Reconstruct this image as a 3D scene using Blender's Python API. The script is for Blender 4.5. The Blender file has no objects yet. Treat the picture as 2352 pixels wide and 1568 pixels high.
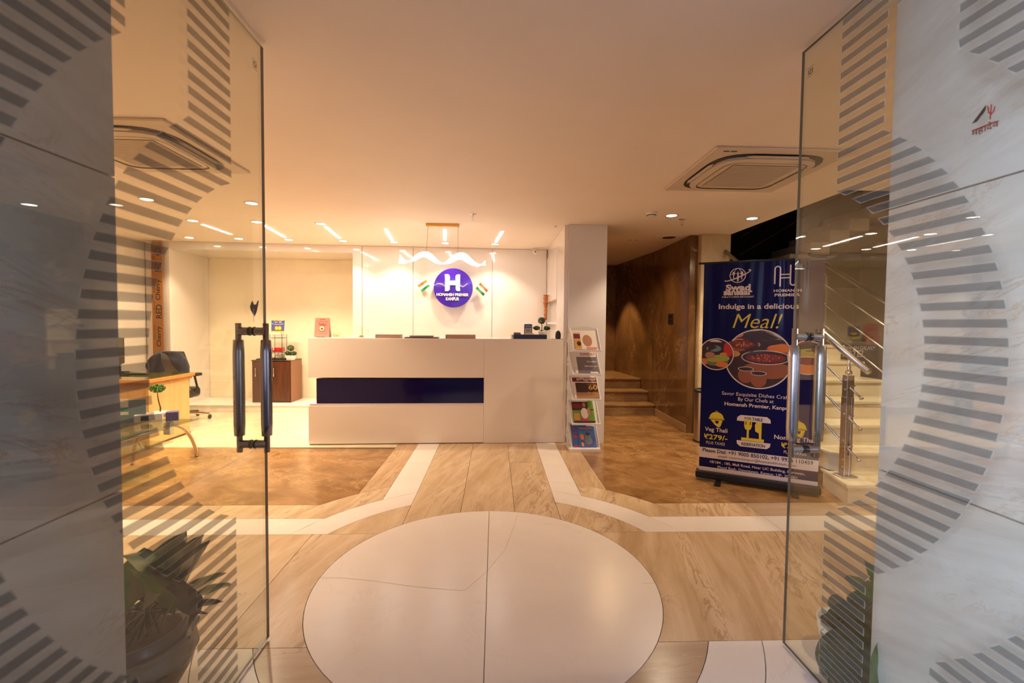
import bpy, bmesh, math, random
from mathutils import Vector, Matrix
random.seed(7)
S = bpy.context.scene
COL = S.collection
PI = math.pi

# ------------------------------------------------------------------ camera
HC = 1.40
f_px = 1045.0
ROLL = 0.010
_ps = math.atan(39 / f_px); _ph = math.atan(40 / f_px)
FW = Vector((math.sin(_ps) * math.cos(_ph), math.cos(_ps) * math.cos(_ph), -math.sin(_ph)))
_R = Vector((math.cos(_ps), -math.sin(_ps), 0)); _U = _R.cross(FW)
EX = math.cos(ROLL) * _R + math.sin(ROLL) * _U
EU = -math.sin(ROLL) * _R + math.cos(ROLL) * _U
CP = Vector((0, 0, HC))
cam_d = bpy.data.cameras.new('camera'); cam = bpy.data.objects.new('camera', cam_d); COL.objects.link(cam)
m = Matrix((EX, EU, -FW)).transposed().to_4x4(); m.translation = CP
cam.matrix_world = m
cam_d.sensor_fit = 'HORIZONTAL'; cam_d.sensor_width = 36.0; cam_d.lens = f_px / 2352 * 36.0
cam_d.clip_start = 0.05; cam_d.clip_end = 100
cam_d.dof.use_dof = True; cam_d.dof.focus_distance = 3.4; cam_d.dof.aperture_fstop = 2.4
S.camera = cam

# ------------------------------------------------------------------ world, daylight, exposure
W = bpy.data.worlds.new('world'); S.world = W; W.use_nodes = True
bg = W.node_tree.nodes['Background']; bg.inputs[0].default_value = (0.60, 0.66, 1.0, 1); bg.inputs[1].default_value = 0.14
S.view_settings.view_transform = 'Standard'; S.view_settings.look = 'None'
S.view_settings.exposure = 1.20; S.view_settings.gamma = 1.0; S.view_settings.use_curve_mapping = False
S.cycles.use_denoising = True
S.cycles.max_bounces = 9; S.cycles.transparent_max_bounces = 24; S.cycles.diffuse_bounces = 5
S.cycles.sample_clamp_indirect = 6.0; S.cycles.caustics_reflective = False; S.cycles.caustics_refractive = False

def area(name, loc, target, size, power, col, sy=None, spread=180):
    l = bpy.data.lights.new(name, 'AREA'); l.size = size; l.energy = power; l.color = col
    if sy: l.shape = 'RECTANGLE'; l.size_y = sy
    l.spread = math.radians(spread)
    o = bpy.data.objects.new(name, l); COL.objects.link(o); o.location = loc
    o.rotation_euler = (Vector(target) - Vector(loc)).to_track_quat('-Z', 'Y').to_euler()
    return o
area('daylight', (-4.2, -2.6, 2.3), (1.5, 1.4, 1.2), 2.2, 80, (0.56, 0.69, 1.0), spread=75)
area('street_daylight', (.1, -3.2, 1.9), (0, 4.5, .55), 2.2, 1.6, (0.90, 0.86, 1.0), spread=70)
WARM = (1.0, 0.78, 0.53)
SPOT_W = 38.0
def spot(name, loc, power, col=WARM, size=112, blend=0.45, radius=0.045, parent=None, tgt=None):
    l = bpy.data.lights.new(name, 'SPOT'); l.energy = power; l.color = col; l.spot_size = math.radians(size)
    l.spot_blend = blend; l.shadow_soft_size = radius
    o = bpy.data.objects.new(name, l); COL.objects.link(o); o.location = loc
    if tgt: o.rotation_euler = (Vector(tgt) - Vector(loc)).to_track_quat('-Z', 'Y').to_euler()
    if parent: o.parent = parent
    return o

# ------------------------------------------------------------------ measuring helpers (camera ray -> plane in the room)
def ray(px, py): return FW * f_px + EX * (px - 1176) - EU * (py - 784)
def onz(px, py, z=0.0):
    r = ray(px, py); return CP + r * ((z - HC) / r.z)
def ony(px, py, y):
    r = ray(px, py); return CP + r * (y / r.y)
def onx(px, py, x):
    r = ray(px, py); return CP + r * (x / r.x)
def onpl(px, py, p0, n):
    r = ray(px, py); n = Vector(n); return CP + r * ((Vector(p0) - CP).dot(n) / r.dot(n))

# ------------------------------------------------------------------ object helpers
def props(o, label=None, cat=None, group=None, kind=None):
    if label: o['label'] = label
    if cat: o['category'] = cat
    if group: o['group'] = group
    if kind: o['kind'] = kind
    return o
def thing(name, label, cat, loc=(0, 0, 0), rz=0.0, group=None, rx=0, ry=0):
    o = bpy.data.objects.new(name, None); COL.objects.link(o); o.location = loc; o.rotation_euler = (rx, ry, rz)
    o.empty_display_size = .1
    return props(o, label, cat, group)
def mk(name, vf, mats, parent=None, smooth=False, loc=None, rz=0, **kw):
    """vf = (verts, faces[, material index per face])"""
    me = bpy.data.meshes.new(name)
    me.from_pydata([tuple(v) for v in vf[0]], [], vf[1])
    if not isinstance(mats, (list, tuple)): mats = [mats]
    for mm in mats: me.materials.append(mm)
    if len(vf) > 2 and vf[2]:
        me.polygons.foreach_set('material_index', vf[2])
    if smooth:
        me.polygons.foreach_set('use_smooth', [True] * len(me.polygons))
    me.update()
    o = bpy.data.objects.new(name, me); COL.objects.link(o)
    if parent: o.parent = parent
    if loc: o.location = loc
    if rz: o.rotation_euler = (0, 0, rz)
    props(o, **kw)
    return o
def bev(vf, w, seg=2):
    bm = bmesh.new()
    vs = [bm.verts.new(v) for v in vf[0]]
    for fc in vf[1]: bm.faces.new([vs[i] for i in fc])
    bmesh.ops.recalc_face_normals(bm, faces=bm.faces)
    bmesh.ops.bevel(bm, geom=list(bm.edges), offset=w, segments=seg, profile=.5, affect='EDGES')
    bm.verts.index_update()
    r = ([v.co.copy() for v in bm.verts], [[v.index for v in fc.verts] for fc in bm.faces])
    bm.free(); return r
def join(*vfs):
    V = []; F = []; MI = []
    for vf in vfs:
        n = len(V); V += [Vector(v) for v in vf[0]]; F += [[i + n for i in fc] for fc in vf[1]]
        MI += (vf[2] if len(vf) > 2 and vf[2] else [0] * len(vf[1]))
    return (V, F, MI)
def mi(vf, k): return (vf[0], vf[1], [k] * len(vf[1]))
def xf(vf, loc=(0, 0, 0), rx=0, ry=0, rz=0, s=1.0):
    M = Matrix.Translation(loc) @ Matrix.Rotation(rz, 4, 'Z') @ Matrix.Rotation(ry, 4, 'Y') @ Matrix.Rotation(rx, 4, 'X')
    sv = Vector(s) if isinstance(s, (tuple, list)) else Vector((s, s, s))
    return ([M @ Vector((v[0] * sv.x, v[1] * sv.y, v[2] * sv.z)) for v in vf[0]],) + tuple(vf[1:])
def bx(x0, x1, y0, y1, z0, z1, b=0, seg=2):
    v = [(x0, y0, z0), (x1, y0, z0), (x1, y1, z0), (x0, y1, z0), (x0, y0, z1), (x1, y0, z1), (x1, y1, z1), (x0, y1, z1)]
    fc = [[0, 3, 2, 1], [4, 5, 6, 7], [0, 1, 5, 4], [1, 2, 6, 5], [2, 3, 7, 6], [3, 0, 4, 7]]
    return bev((v, fc), b, seg) if b else (v, fc)
def prism(poly, z0, z1):
    n = len(poly)
    a = sum(poly[i][0] * poly[(i + 1) % n][1] - poly[(i + 1) % n][0] * poly[i][1] for i in range(n))
    if a < 0: poly = poly[::-1]
    v = [(p[0], p[1], z0) for p in poly] + [(p[0], p[1], z1) for p in poly]
    fc = [list(range(n))[::-1], list(range(n, 2 * n))] + [[i, (i + 1) % n, n + (i + 1) % n, n + i] for i in range(n)]
    return (v, fc)
def prismA(poly, a0, a1, axis):
    """prism whose outline lies in the plane normal to axis: 'x' -> poly=(y,z), 'y' -> poly=(x,z)"""
    vf = prism(poly, a0, a1)
    if axis == 'y': return ([(v[0], v[2], v[1]) for v in vf[0]], [fc[::-1] for fc in vf[1]])
    return ([(v[2], v[0], v[1]) for v in vf[0]], vf[1])
def lathe(prof, n=24, cap=True):
    V = []; F = []
    for r, z in prof:
        for i in range(n):
            a = 2 * PI * i / n; V.append((r * math.cos(a), r * math.sin(a), z))
    for j in range(len(prof) - 1):
        for i in range(n):
            k = (i + 1) % n; F.append([j * n + i, j * n + k, (j + 1) * n + k, (j + 1) * n + i])
    if cap:
        F.append(list(range(n))[::-1]); F.append([(len(prof) - 1) * n + i for i in range(n)])
    return (V, F)
def tube(path, r, n=8, cap=True):
    P = [Vector(p) for p in path]; V = []; F = []
    rr = r if isinstance(r, (list, tuple)) else [r] * len(P)
    up = None
    for j, p in enumerate(P):
        if j == 0: d = P[1] - P[0]
        elif j == len(P) - 1: d = P[-1] - P[-2]
        else: d = (P[j + 1] - P[j]).normalized() + (P[j] - P[j - 1]).normalized()
        d.normalize()
        if up is None: up = Vector((0, 0, 1)) if abs(d.z) < .9 else Vector((1, 0, 0))
        s = d.cross(up)
        if s.length < 1e-4: s = d.orthogonal()
        s.normalize(); up = s.cross(d).normalized()
        for i in range(n):
            a = 2 * PI * i / n; V.append(p + (s * math.cos(a) + up * math.sin(a)) * rr[j])
    for j in range(len(P) - 1):
        for i in range(n):
            k = (i + 1) % n; F.append([j * n + i, j * n + k, (j + 1) * n + k, (j + 1) * n + i])
    if cap: F.append(list(range(n))[::-1]); F.append([(len(P) - 1) * n + i for i in range(n)])
    return (V, F)
def disc(r, n=32, rx=None):
    return ([(r * math.cos(2 * PI * i / n), (rx or r) * math.sin(2 * PI * i / n), 0) for i in range(n)], [list(range(n))])
def ball(r, loc=(0, 0, 0), s=(1, 1, 1), n=12, k=8):
    prof = [(max(r * math.sin(PI * j / k), 1e-4), -r * math.cos(PI * j / k)) for j in range(k + 1)]
    return xf(lathe(prof, n), loc, s=s)
_txt = {}
def textvf(s, w=None, h=None, thick=0.0, depth=0.0, shear=0.0, align='c', spacing=1.0):
    """flat lettering in local XY, centred on the origin, scaled to width w / height h"""
    c = bpy.data.curves.new('t', 'FONT'); c.body = s; c.size = 1; c.offset = thick; c.extrude = depth; c.shear = shear; c.resolution_u = 3
    c.space_character = spacing; c.fill_mode = 'BOTH' if depth else 'FRONT'
    o = bpy.data.objects.new('t', c); COL.objects.link(o)
    dg = bpy.context.evaluated_depsgraph_get(); me = o.evaluated_get(dg).to_mesh()
    V = [v.co.copy() for v in me.vertices]; F = [list(p.vertices) for p in me.polygons]
    o.evaluated_get(dg).to_mesh_clear(); bpy.data.objects.remove(o); bpy.data.curves.remove(c)
    if not V: return ([(0, 0, 0), (1e-4, 0, 0), (0, 1e-4, 0)], [[0, 1, 2]])
    x0 = min(v.x for v in V); x1 = max(v.x for v in V); y0 = min(v.y for v in V); y1 = max(v.y for v in V)
    sx = (w / (x1 - x0)) if w else None; sy = (h / (y1 - y0)) if h else None
    sx = sx or sy; sy = sy or sx
    ox = (x0 + x1) / 2 if align == 'c' else (x0 if align == 'l' else x1)
    return ([Vector(((v.x - ox) * sx, (v.y - (y0 + y1) / 2) * sy, v.z)) for v in V], F)
def upright(vf): return ([Vector((v[0], -v[2], v[1])) for v in vf[0]],) + tuple(vf[1:])   # XY art -> stands in XZ, faces -Y

# ------------------------------------------------------------------ materials
def nt(name):
    mt = bpy.data.materials.new(name); mt.use_nodes = True
    return mt, mt.node_tree, mt.node_tree.nodes['Principled BSDF']
def mat(name, col, rough=.5, metal=0, coat=0, spec=None, noise=0, nscale=8, bump=0, emis=None, es=0, sheen=0, trans=0):
    mt, t, b = nt(name)
    b.inputs['Base Color'].default_value = (*col, 1); b.inputs['Roughness'].default_value = rough
    b.inputs['Metallic'].default_value = metal; b.inputs['Coat Weight'].default_value = coat; b.inputs['Coat Roughness'].default_value = .04
    if spec is not None: b.inputs['Specular IOR Level'].default_value = spec
    if sheen: b.inputs['Sheen Weight'].default_value = sheen
    if trans: b.inputs['Transmission Weight'].default_value = trans
    if emis: b.inputs['Emission Color'].default_value = (*emis, 1); b.inputs['Emission Strength'].default_value = es
    if noise or bump:
        tc = t.nodes.new('ShaderNodeTexCoord'); nz = t.nodes.new('ShaderNodeTexNoise'); nz.inputs['Scale'].default_value = nscale
        nz.inputs['Detail'].default_value = 6; t.links.new(tc.outputs['Object'], nz.inputs['Vector'])
        if noise:
            r = t.nodes.new('ShaderNodeValToRGB'); t.links.new(nz.outputs['Fac'], r.inputs['Fac'])
            r.color_ramp.elements[0].position = .3; r.color_ramp.elements[1].position = .7
            r.color_ramp.elements[0].color = (*[c * (1 - noise) for c in col], 1); r.color_ramp.elements[1].color = (*[min(1, c * (1 + noise)) for c in col], 1)
            t.links.new(r.outputs['Color'], b.inputs['Base Color'])
        if bump:
            bp = t.nodes.new('ShaderNodeBump'); bp.inputs['Strength'].default_value = bump; bp.inputs['Distance'].default_value = .01
            t.links.new(nz.outputs['Fac'], bp.inputs['Height']); t.links.new(bp.outputs['Normal'], b.inputs['Normal'])
    return mt
def marble(name, c0, c1, vein, scale=1.0, stretch=(1, 1, 1), rot=(0, 0, 0), vw=.035, vs=1.0, rough=.12, speck=None, vmix=.8, rnd=7.0, dist=1.0, coat=0.0):
    mt, t, b = nt(name); N = t.nodes.new; L = t.links.new
    tc = N('ShaderNodeTexCoord'); oi = N('ShaderNodeObjectInfo')
    mul = N('ShaderNodeVectorMath'); mul.operation = 'MULTIPLY_ADD'
    cmb = N('ShaderNodeCombineXYZ')
    for i, k in enumerate((rnd, rnd * 1.7, rnd * .6)):
        mm = N('ShaderNodeMath'); mm.operation = 'MULTIPLY'; mm.inputs[1].default_value = k; L(oi.outputs['Random'], mm.inputs[0]); L(mm.outputs[0], cmb.inputs[i])
    ad = N('ShaderNodeVectorMath'); ad.operation = 'ADD'; L(tc.outputs['Object'], ad.inputs[0]); L(cmb.outputs[0], ad.inputs[1])
    mp0 = N('ShaderNodeMapping'); mp0.inputs['Rotation'].default_value = rot; L(ad.outputs[0], mp0.inputs['Vector'])
    mp = N('ShaderNodeMapping'); mp.inputs['Scale'].default_value = stretch; L(mp0.outputs[0], mp.inputs['Vector'])
    n1 = N('ShaderNodeTexNoise'); n1.inputs['Scale'].default_value = 2.2 * scale; n1.inputs['Detail'].default_value = 8; n1.inputs['Roughness'].default_value = .62; n1.inputs['Distortion'].default_value = .6 * dist
    L(mp.outputs[0], n1.inputs['Vector'])
    r1 = N('ShaderNodeValToRGB'); r1.color_ramp.elements[0].position = .32; r1.color_ramp.elements[1].position = .68
    r1.color_ramp.elements[0].color = (*c0, 1); r1.color_ramp.elements[1].color = (*c1, 1); L(n1.outputs['Fac'], r1.inputs['Fac'])
    n2 = N('ShaderNodeTexNoise'); n2.inputs['Scale'].default_value = 1.3 * scale * vs; n2.inputs['Detail'].default_value = 10; n2.inputs['Roughness'].default_value = .68; n2.inputs['Distortion'].default_value = 1.2 * dist
    L(mp.outputs[0], n2.inputs['Vector'])
    s = N('ShaderNodeMath'); s.operation = 'SUBTRACT'; s.inputs[1].default_value = .5; L(n2.outputs['Fac'], s.inputs[0])
    a = N('ShaderNodeMath'); a.operation = 'ABSOLUTE'; L(s.outputs[0], a.inputs[0])
    mr = N('ShaderNodeMapRange'); mr.inputs[1].default_value = 0; mr.inputs[2].default_value = vw; mr.inputs[3].default_value = vmix; mr.inputs[4].default_value = 0; L(a.outputs[0], mr.inputs[0])
    # broken veins: only where a broad noise allows
    n4 = N('ShaderNodeTexNoise'); n4.inputs['Scale'].default_value = 1.1 * scale; L(mp.outputs[0], n4.inputs['Vector'])
    m4 = N('ShaderNodeMapRange'); m4.inputs[1].default_value = .42; m4.inputs[2].default_value = .62; L(n4.outputs['Fac'], m4.inputs[0])
    mm = N('ShaderNodeMath'); mm.operation = 'MULTIPLY'; L(mr.outputs[0], mm.inputs[0]); L(m4.outputs[0], mm.inputs[1])
    mx = N('ShaderNodeMix'); mx.data_type = 'RGBA'; L(mm.outputs[0], mx.inputs[0]); L(r1.outputs[0], mx.inputs[6]); mx.inputs[7].default_value = (*vein, 1)
    out = mx.outputs[2]
    if speck:
        n3 = N('ShaderNodeTexNoise'); n3.inputs['Scale'].default_value = 26 * scale; n3.inputs['Detail'].default_value = 3; L(mp.outputs[0], n3.inputs['Vector'])
        m3 = N('ShaderNodeMapRange'); m3.inputs[1].default_value = .66; m3.inputs[2].default_value = .74; m3.inputs[4].default_value = .6; L(n3.outputs['Fac'], m3.inputs[0])
        x3 = N('ShaderNodeMix'); x3.data_type = 'RGBA'; L(m3.outputs[0], x3.inputs[0]); L(out, x3.inputs[6]); x3.inputs[7].default_value = (*speck, 1); out = x3.outputs[2]
    L(out, b.inputs['Base Color']); b.inputs['Roughness'].default_value = rough; b.inputs['Coat Weight'].default_value = coat
    # faint roughness variation
    rr = N('ShaderNodeMapRange'); rr.inputs[3].default_value = rough * .75; rr.inputs[4].default_value = rough * 1.4; L(n1.outputs['Fac'], rr.inputs[0]); L(rr.outputs[0], b.inputs['Roughness'])
    return mt
def wood(name, c0, c1, scale=(8, 8, .6), rough=.35, rot=(0, 0, 0)):
    mt, t, b = nt(name); N = t.nodes.new; L = t.links.new
    tc = N('ShaderNodeTexCoord'); mp = N('ShaderNodeMapping'); mp.inputs['Scale'].default_value = scale; mp.inputs['Rotation'].default_value = rot; L(tc.outputs['Object'], mp.inputs['Vector'])
    n1 = N('ShaderNodeTexNoise'); n1.inputs['Scale'].default_value = 3; n1.inputs['Detail'].default_value = 8; n1.inputs['Distortion'].default_value = .8; L(mp.outputs[0], n1.inputs['Vector'])
    r1 = N('ShaderNodeValToRGB'); r1.color_ramp.elements[0].position = .3; r1.color_ramp.elements[1].position = .7
    r1.color_ramp.elements[0].color = (*c0, 1); r1.color_ramp.elements[1].color = (*c1, 1); L(n1.outputs['Fac'], r1.inputs['Fac']); L(r1.outputs[0], b.inputs['Base Color'])
    b.inputs['Roughness'].default_value = rough
    return mt
def pane(name, tint, ior=1.5, rough=0.0, boost=1.0):
    """clear thin glazing: mirror reflection by Fresnel over straight-through transmission"""
    mt, t, b = nt(name); N = t.nodes.new; L = t.links.new; t.nodes.remove(b)
    g = N('ShaderNodeNewGeometry'); mr = N('ShaderNodeMapRange'); mr.inputs[3].default_value = ior; mr.inputs[4].default_value = 1 / ior; L(g.outputs['Backfacing'], mr.inputs[0])
    fr = N('ShaderNodeFresnel'); L(mr.outputs[0], fr.inputs['IOR'])
    k = N('ShaderNodeMath'); k.operation = 'MULTIPLY'; k.inputs[1].default_value = boost; k.use_clamp = True; L(fr.outputs[0], k.inputs[0])
    tr = N('ShaderNodeBsdfTransparent'); tr.inputs[0].default_value = (*tint, 1); gl = N('ShaderNodeBsdfGlossy'); gl.inputs['Roughness'].default_value = rough
    mx = N('ShaderNodeMixShader'); L(k.outputs[0], mx.inputs[0]); L(tr.outputs[0], mx.inputs[1]); L(gl.outputs[0], mx.inputs[2]); L(mx.outputs[0], t.nodes['Material Output'].inputs[0])
    return mt
def film(name, col, clear, cc=(1, 1, 1)):
    mt, t, b = nt(name); N = t.nodes.new; L = t.links.new; t.nodes.remove(b)
    tr = N('ShaderNodeBsdfTransparent'); tr.inputs[0].default_value = (*cc, 1); df = N('ShaderNodeBsdfDiffuse'); df.inputs[0].default_value = (*col, 1); tl = N('ShaderNodeBsdfTranslucent'); tl.inputs[0].default_value = (*col, 1)
    a = N('ShaderNodeMixShader'); a.inputs[0].default_value = .5; L(df.outputs[0], a.inputs[1]); L(tl.outputs[0], a.inputs[2])
    mx = N('ShaderNodeMixShader'); mx.inputs[0].default_value = clear; L(a.outputs[0], mx.inputs[1]); L(tr.outputs[0], mx.inputs[2]); L(mx.outputs[0], t.nodes['Material Output'].inputs[0])
    return mt
def glow(name, col, s):
    mt, t, b = nt(name); t.nodes.remove(b); e = t.nodes.new('ShaderNodeEmission'); e.inputs[0].default_value = (*col, 1); e.inputs[1].default_value = s
    t.links.new(e.outputs[0], t.nodes['Material Output'].inputs[0]); return mt

M = {}
M['paint'] = mat('white_paint', (.80, .72, .64), .55, noise=.02, nscale=3)
M['paintcol'] = mat('grey_white_laminate', (.72, .68, .68), .22, coat=.3, noise=.02, nscale=1.5)
M['ceil'] = mat('ceiling_paint', (.86, .75, .66), .5, noise=.02, nscale=2, spec=.3)
M['lam'] = mat('glossy_white_panel', (.80, .74, .70), .10, coat=.5, noise=.01, nscale=1)
M['counter'] = mat('counter_laminate', (.81, .73, .64), .30, noise=.015, nscale=1)
M['blue'] = mat('blue_glass_panel', (.007, .004, .050), .07, spec=.3)
M['niche'] = mat('yellowed_wall', (.90, .80, .60), .6, noise=.05, nscale=2.5)
M['beige'] = marble('beige_marble', (.52, .35, .19), (.74, .56, .37), (.33, .18, .085), 1.0, (3.2, .5, 1), (0, 0, .25), .028, 1.6, .20, (.74, .60, .42), .75)
M['beigex'] = marble('beige_marble_cross', (.48, .34, .22), (.60, .44, .29), (.36, .22, .13), 1.0, (.55, 3.0, 1), (0, 0, 0), .018, 1.6, .20, (.70, .58, .44), .6)
M['strip'] = marble('streaked_marble', (.50, .32, .17), (.66, .46, .28), (.32, .17, .08), 1.3, (4.5, .5, 1), (0, 0, .12), .026, 1.6, .2, (.66, .5, .34), .8)
M['white'] = marble('white_marble', (.82, .74, .68), (.88, .81, .75), (.60, .50, .42), .7, (1, 1, 1), (0, 0, 0), .006, 1.0, .22, None, .4)
M['brown'] = marble('brown_marble', (.20, .092, .031), (.40, .22, .09), (.66, .42, .19), 1.5, (1, 1.4, 1), (0, 0, .4), .013, 1.4, .16, (.15, .075, .025), .8)
M['cream'] = marble('cream_marble', (.68, .55, .36), (.78, .68, .50), (.60, .45, .26), .8, (.5, 2.6, 1), (0, 0, -.7), .016, 1.2, .18, None, .6)
M['brownwall'] = marble('brown_wall_marble', (.105, .05, .017), (.20, .10, .04), (.66, .44, .20), .9, (1, 1, .7), (0, .6, 0), .0085, 1.0, .10, None, .85)
M['passage'] = marble('grey_beige_marble', (.53, .51, .51), (.67, .67, .69), (.42, .30, .23), 1.2, (1, .7, 3.2), (.30, 0, 0), .018, 1.3, .16, (.60, .42, .34), .6)
M['step'] = marble('stair_marble', (.66, .57, .42), (.76, .68, .54), (.50, .38, .22), 1.2, (.6, 2, 2), (0, 0, 0), .012, 1.2, .22, None, .5)
M['pillar'] = marble('rough_cream_stone', (.52, .40, .24), (.64, .52, .34), (.34, .20, .08), 2.0, (1, 1, 1), (0, 0, 0), .012, 2.0, .5, (.36, .22, .1), .6)
M['tan0'] = mat('crack_tone', (.42, .30, .20), .6)
M['wjoint'] = mat('wall_joint_filler', (.30, .26, .23), .7)
M['grout'] = mat('grout', (.12, .07, .035), .8)
M['joint'] = mat('panel_joint', (.30, .22, .18), .8)
M['black'] = mat('black_paint', (.010, .007, .006), .25)
M['blackm'] = mat('black_metal', (.015, .015, .017), .35, metal=.3)
M['blackp'] = mat('black_plastic', (.016, .017, .02), .4)
M['plast'] = mat('white_plastic', (.74, .66, .58), .4)
M['steel'] = mat('brushed_steel', (.52, .49, .50), .27, metal=1, bump=.02, nscale=60)
M['steeld'] = mat('dark_satin_steel', (.30, .28, .30), .24, metal=1)
M['chrome'] = mat('chrome', (.80, .76, .70), .08, metal=1)
M['glass'] = pane('door_glass', (.945, .955, .905), 1.52, 0, 1.15)
M['tglass'] = pane('table_glass', (.80, .92, .86), 1.5)
M['cglass'] = pane('clear_glass', (.95, .96, .95), 1.45)
M['gedge'] = mat('glass_edge', (.10, .09, .06), .15)
M['acp'] = mat('aged_ac_plastic', (.64, .53, .43), .45)
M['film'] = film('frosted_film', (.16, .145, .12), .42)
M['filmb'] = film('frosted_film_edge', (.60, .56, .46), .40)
M['gold'] = mat('gold_metal', (.80, .42, .08), .35, metal=.55)
M['lamp'] = glow('lamp_disc', (1.0, .88, .72), 26)
M['tubel'] = glow('linear_lamp', (1.0, .93, .84), 11)
M['wave'] = glow('wave_lamp', (1.0, .80, .56), .8)
M['signb'] = mat('violet_acrylic', (.045, .010, .36), .18, coat=.4)
M['signw'] = mat('white_acrylic', (.92, .90, .88), .3)
M['saff'] = mat('saffron_cloth', (.72, .14, .02), .7); M['green'] = mat('green_cloth', (.015, .22, .05), .7); M['wcloth'] = mat('white_cloth', (.85, .82, .76), .7)
M['navy'] = mat('navy_board', (.012, .012, .045), .35)
M['dwood'] = wood('dark_wood', (.055, .018, .008), (.10, .034, .016), (10, 10, 1), .30)
M['lwood'] = wood('maple_wood', (.66, .40, .16), (.74, .48, .21), (6, 6, .4), .28)
M['owood'] = wood('orange_wood', (.48, .19, .045), (.60, .27, .07), (1, 8, 8), .22)
M['carve'] = wood('carved_wood', (.30, .085, .02), (.46, .15, .04), (20, 20, 4), .4)
M['leaf'] = mat('dark_leaf', (.012, .040, .010), .28, noise=.4, nscale=10)
M['leafl'] = mat('light_leaf', (.07, .20, .02), .32, noise=.35, nscale=14)
M['leafv'] = mat('variegated_leaf', (.05, .13, .02), .3, noise=.55, nscale=9)
M['topi'] = mat('topiary_leaf', (.035, .10, .012), .5, noise=.5, nscale=30)
M['soil'] = mat('soil', (.03, .02, .012), .9); M['pot'] = mat('dark_pot', (.045, .045, .05), .3, coat=.3)
M['potg'] = mat('grey_ceramic', (.15, .14, .12), .35, noise=.15, nscale=20); M['wpot'] = mat('white_ceramic', (.80, .76, .70), .3)
M['jacket'] = mat('navy_jacket', (.026, .028, .048), .85, sheen=.2, bump=.3, nscale=25)
M['mesh'] = mat('chair_mesh', (.27, .25, .24), .7); M['leather'] = mat('black_leather', (.03, .027, .025), .32)
M['board'] = mat('brown_board', (.34, .14, .045), .6, noise=.12, nscale=12); M['ink'] = mat('black_ink', (.012, .010, .010), .5)
M['band'] = mat('banner_blue', (.006, .005, .075), .24, spec=.16)
M['bwhite'] = mat('banner_white', (.72, .62, .64), .3); M['byel'] = mat('banner_yellow', (.72, .56, .03), .35); M['bink'] = mat('banner_ink', (.01, .01, .03), .35)
for n, c in dict(red=(.55, .03, .02), dred=(.22, .025, .012), orange=(.72, .20, .03), ochre=(.60, .30, .06), copper=(.30, .09, .03), dbrown=(.05, .018, .012), olive=(.20, .20, .07), lime=(.38, .46, .06), steelblue=(.16, .24, .30), pink=(.68, .24, .19), maroon=(.20, .015, .02), sky=(.05, .14, .42), skin=(.42, .20, .12), grey=(.17, .14, .15), cyan=(.1, .45, .7), paper=(.74, .66, .58), tan=(.36, .18, .08), violetp=(.10, .09, .30), magenta=(.55, .04, .16), grass=(.16, .32, .03), teal=(.03, .32, .34)).items():
    M[n] = mat('print_' + n, c, .3)
M['fluid'] = mat('red_drink', (.55, .01, .01), .1)

CE = 2.563          # ceiling height
# ================================================================== STRUCTURE
# ---- floor: one slab plus marble pieces with recessed joints
floor = mk('floor', bx(-5.5, 6.2, -6, 9.4, -.12, -.008), M['grout'], kind='structure')
CX, CY = -.033, 2.444
def arc(r, a0, a1, n=24): return [(CX + r * math.cos(a0 + (a1 - a0) * i / n), CY + r * math.sin(a0 + (a1 - a0) * i / n)) for i in range(n + 1)]
def ax(r, x): return math.acos((x - CX) / r)            # upper angle where the circle meets x
def ay(r, y): return math.asin((y - CY) / r)
JG = .0016
def tile(poly, m_, z=0.0):
    # shrink slightly about the outline so the joint shows
    poly = [p for i, p in enumerate(poly) if (Vector(p) - Vector(poly[i - 1])).length > 1e-5]
    n = len(poly); area_ = sum(poly[i][0] * poly[(i + 1) % n][1] - poly[(i + 1) % n][0] * poly[i][1] for i in range(n))
    if area_ < 0: poly = poly[::-1]
    q = []
    for i in range(n):
        p0 = Vector(poly[i - 1]); p1 = Vector(poly[i]); p2 = Vector(poly[(i + 1) % n])
        d1 = (p1 - p0); d2 = (p2 - p1)
        if d1.length < 1e-6 or d2.length < 1e-6: continue
        d1.normalize(); d2.normalize()
        n1 = Vector((-d1.y, d1.x)); n2 = Vector((-d2.y, d2.x)); b = n1 + n2
        if b.length < 1e-3: b = n1
        b.normalize(); k = max(.4, b.dot(n1)); q.append(tuple(p1 + b * (JG / k)))
    return mk('tile', prism(q, -.012, z), m_, floor)
xA, xB, xC, xD, xD2, xE, xF, xG = -1.107, -.880, -.633, -.245, .158, .484, .720, .958
r0, r1, r2, r3 = .917, 1.20, 1.42, 1.665
yT, yS, yU, yN = 1.938, 3.0, 3.245, 3.49
yCt = 5.45
# white medallion in two halves
tile(arc(r0, PI / 2, 3 * PI / 2, 48), M['white']); tile(arc(r0, -PI / 2, PI / 2, 48), M['white'])
# runner towards the counter
def run(xa, xb, r, m_, ytop=yCt, ysplit=None):
    lo = arc(r, ax(r, xa), ax(r, xb), 8)
    if ysplit:
        tile(lo + [(xb, ysplit), (xa, ysplit)], m_); tile([(xa, ysplit), (xb, ysplit), (xb, ytop), (xa, ytop)], m_)
    else: tile(lo + [(xb, ytop), (xa, ytop)], m_)
run(xA, xB, r3, M['strip']); run(xF, xG, r3, M['strip'])
run(xB, xC, r2, M['white'], ysplit=4.55); run(xE, xF, r2, M['white'], ysplit=3.96)
run(xC, xD, r0, M['beige']); run(xD, xD2, r0, M['beige']); run(xD2, xE, r0, M['beige'], ysplit=4.55)
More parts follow.
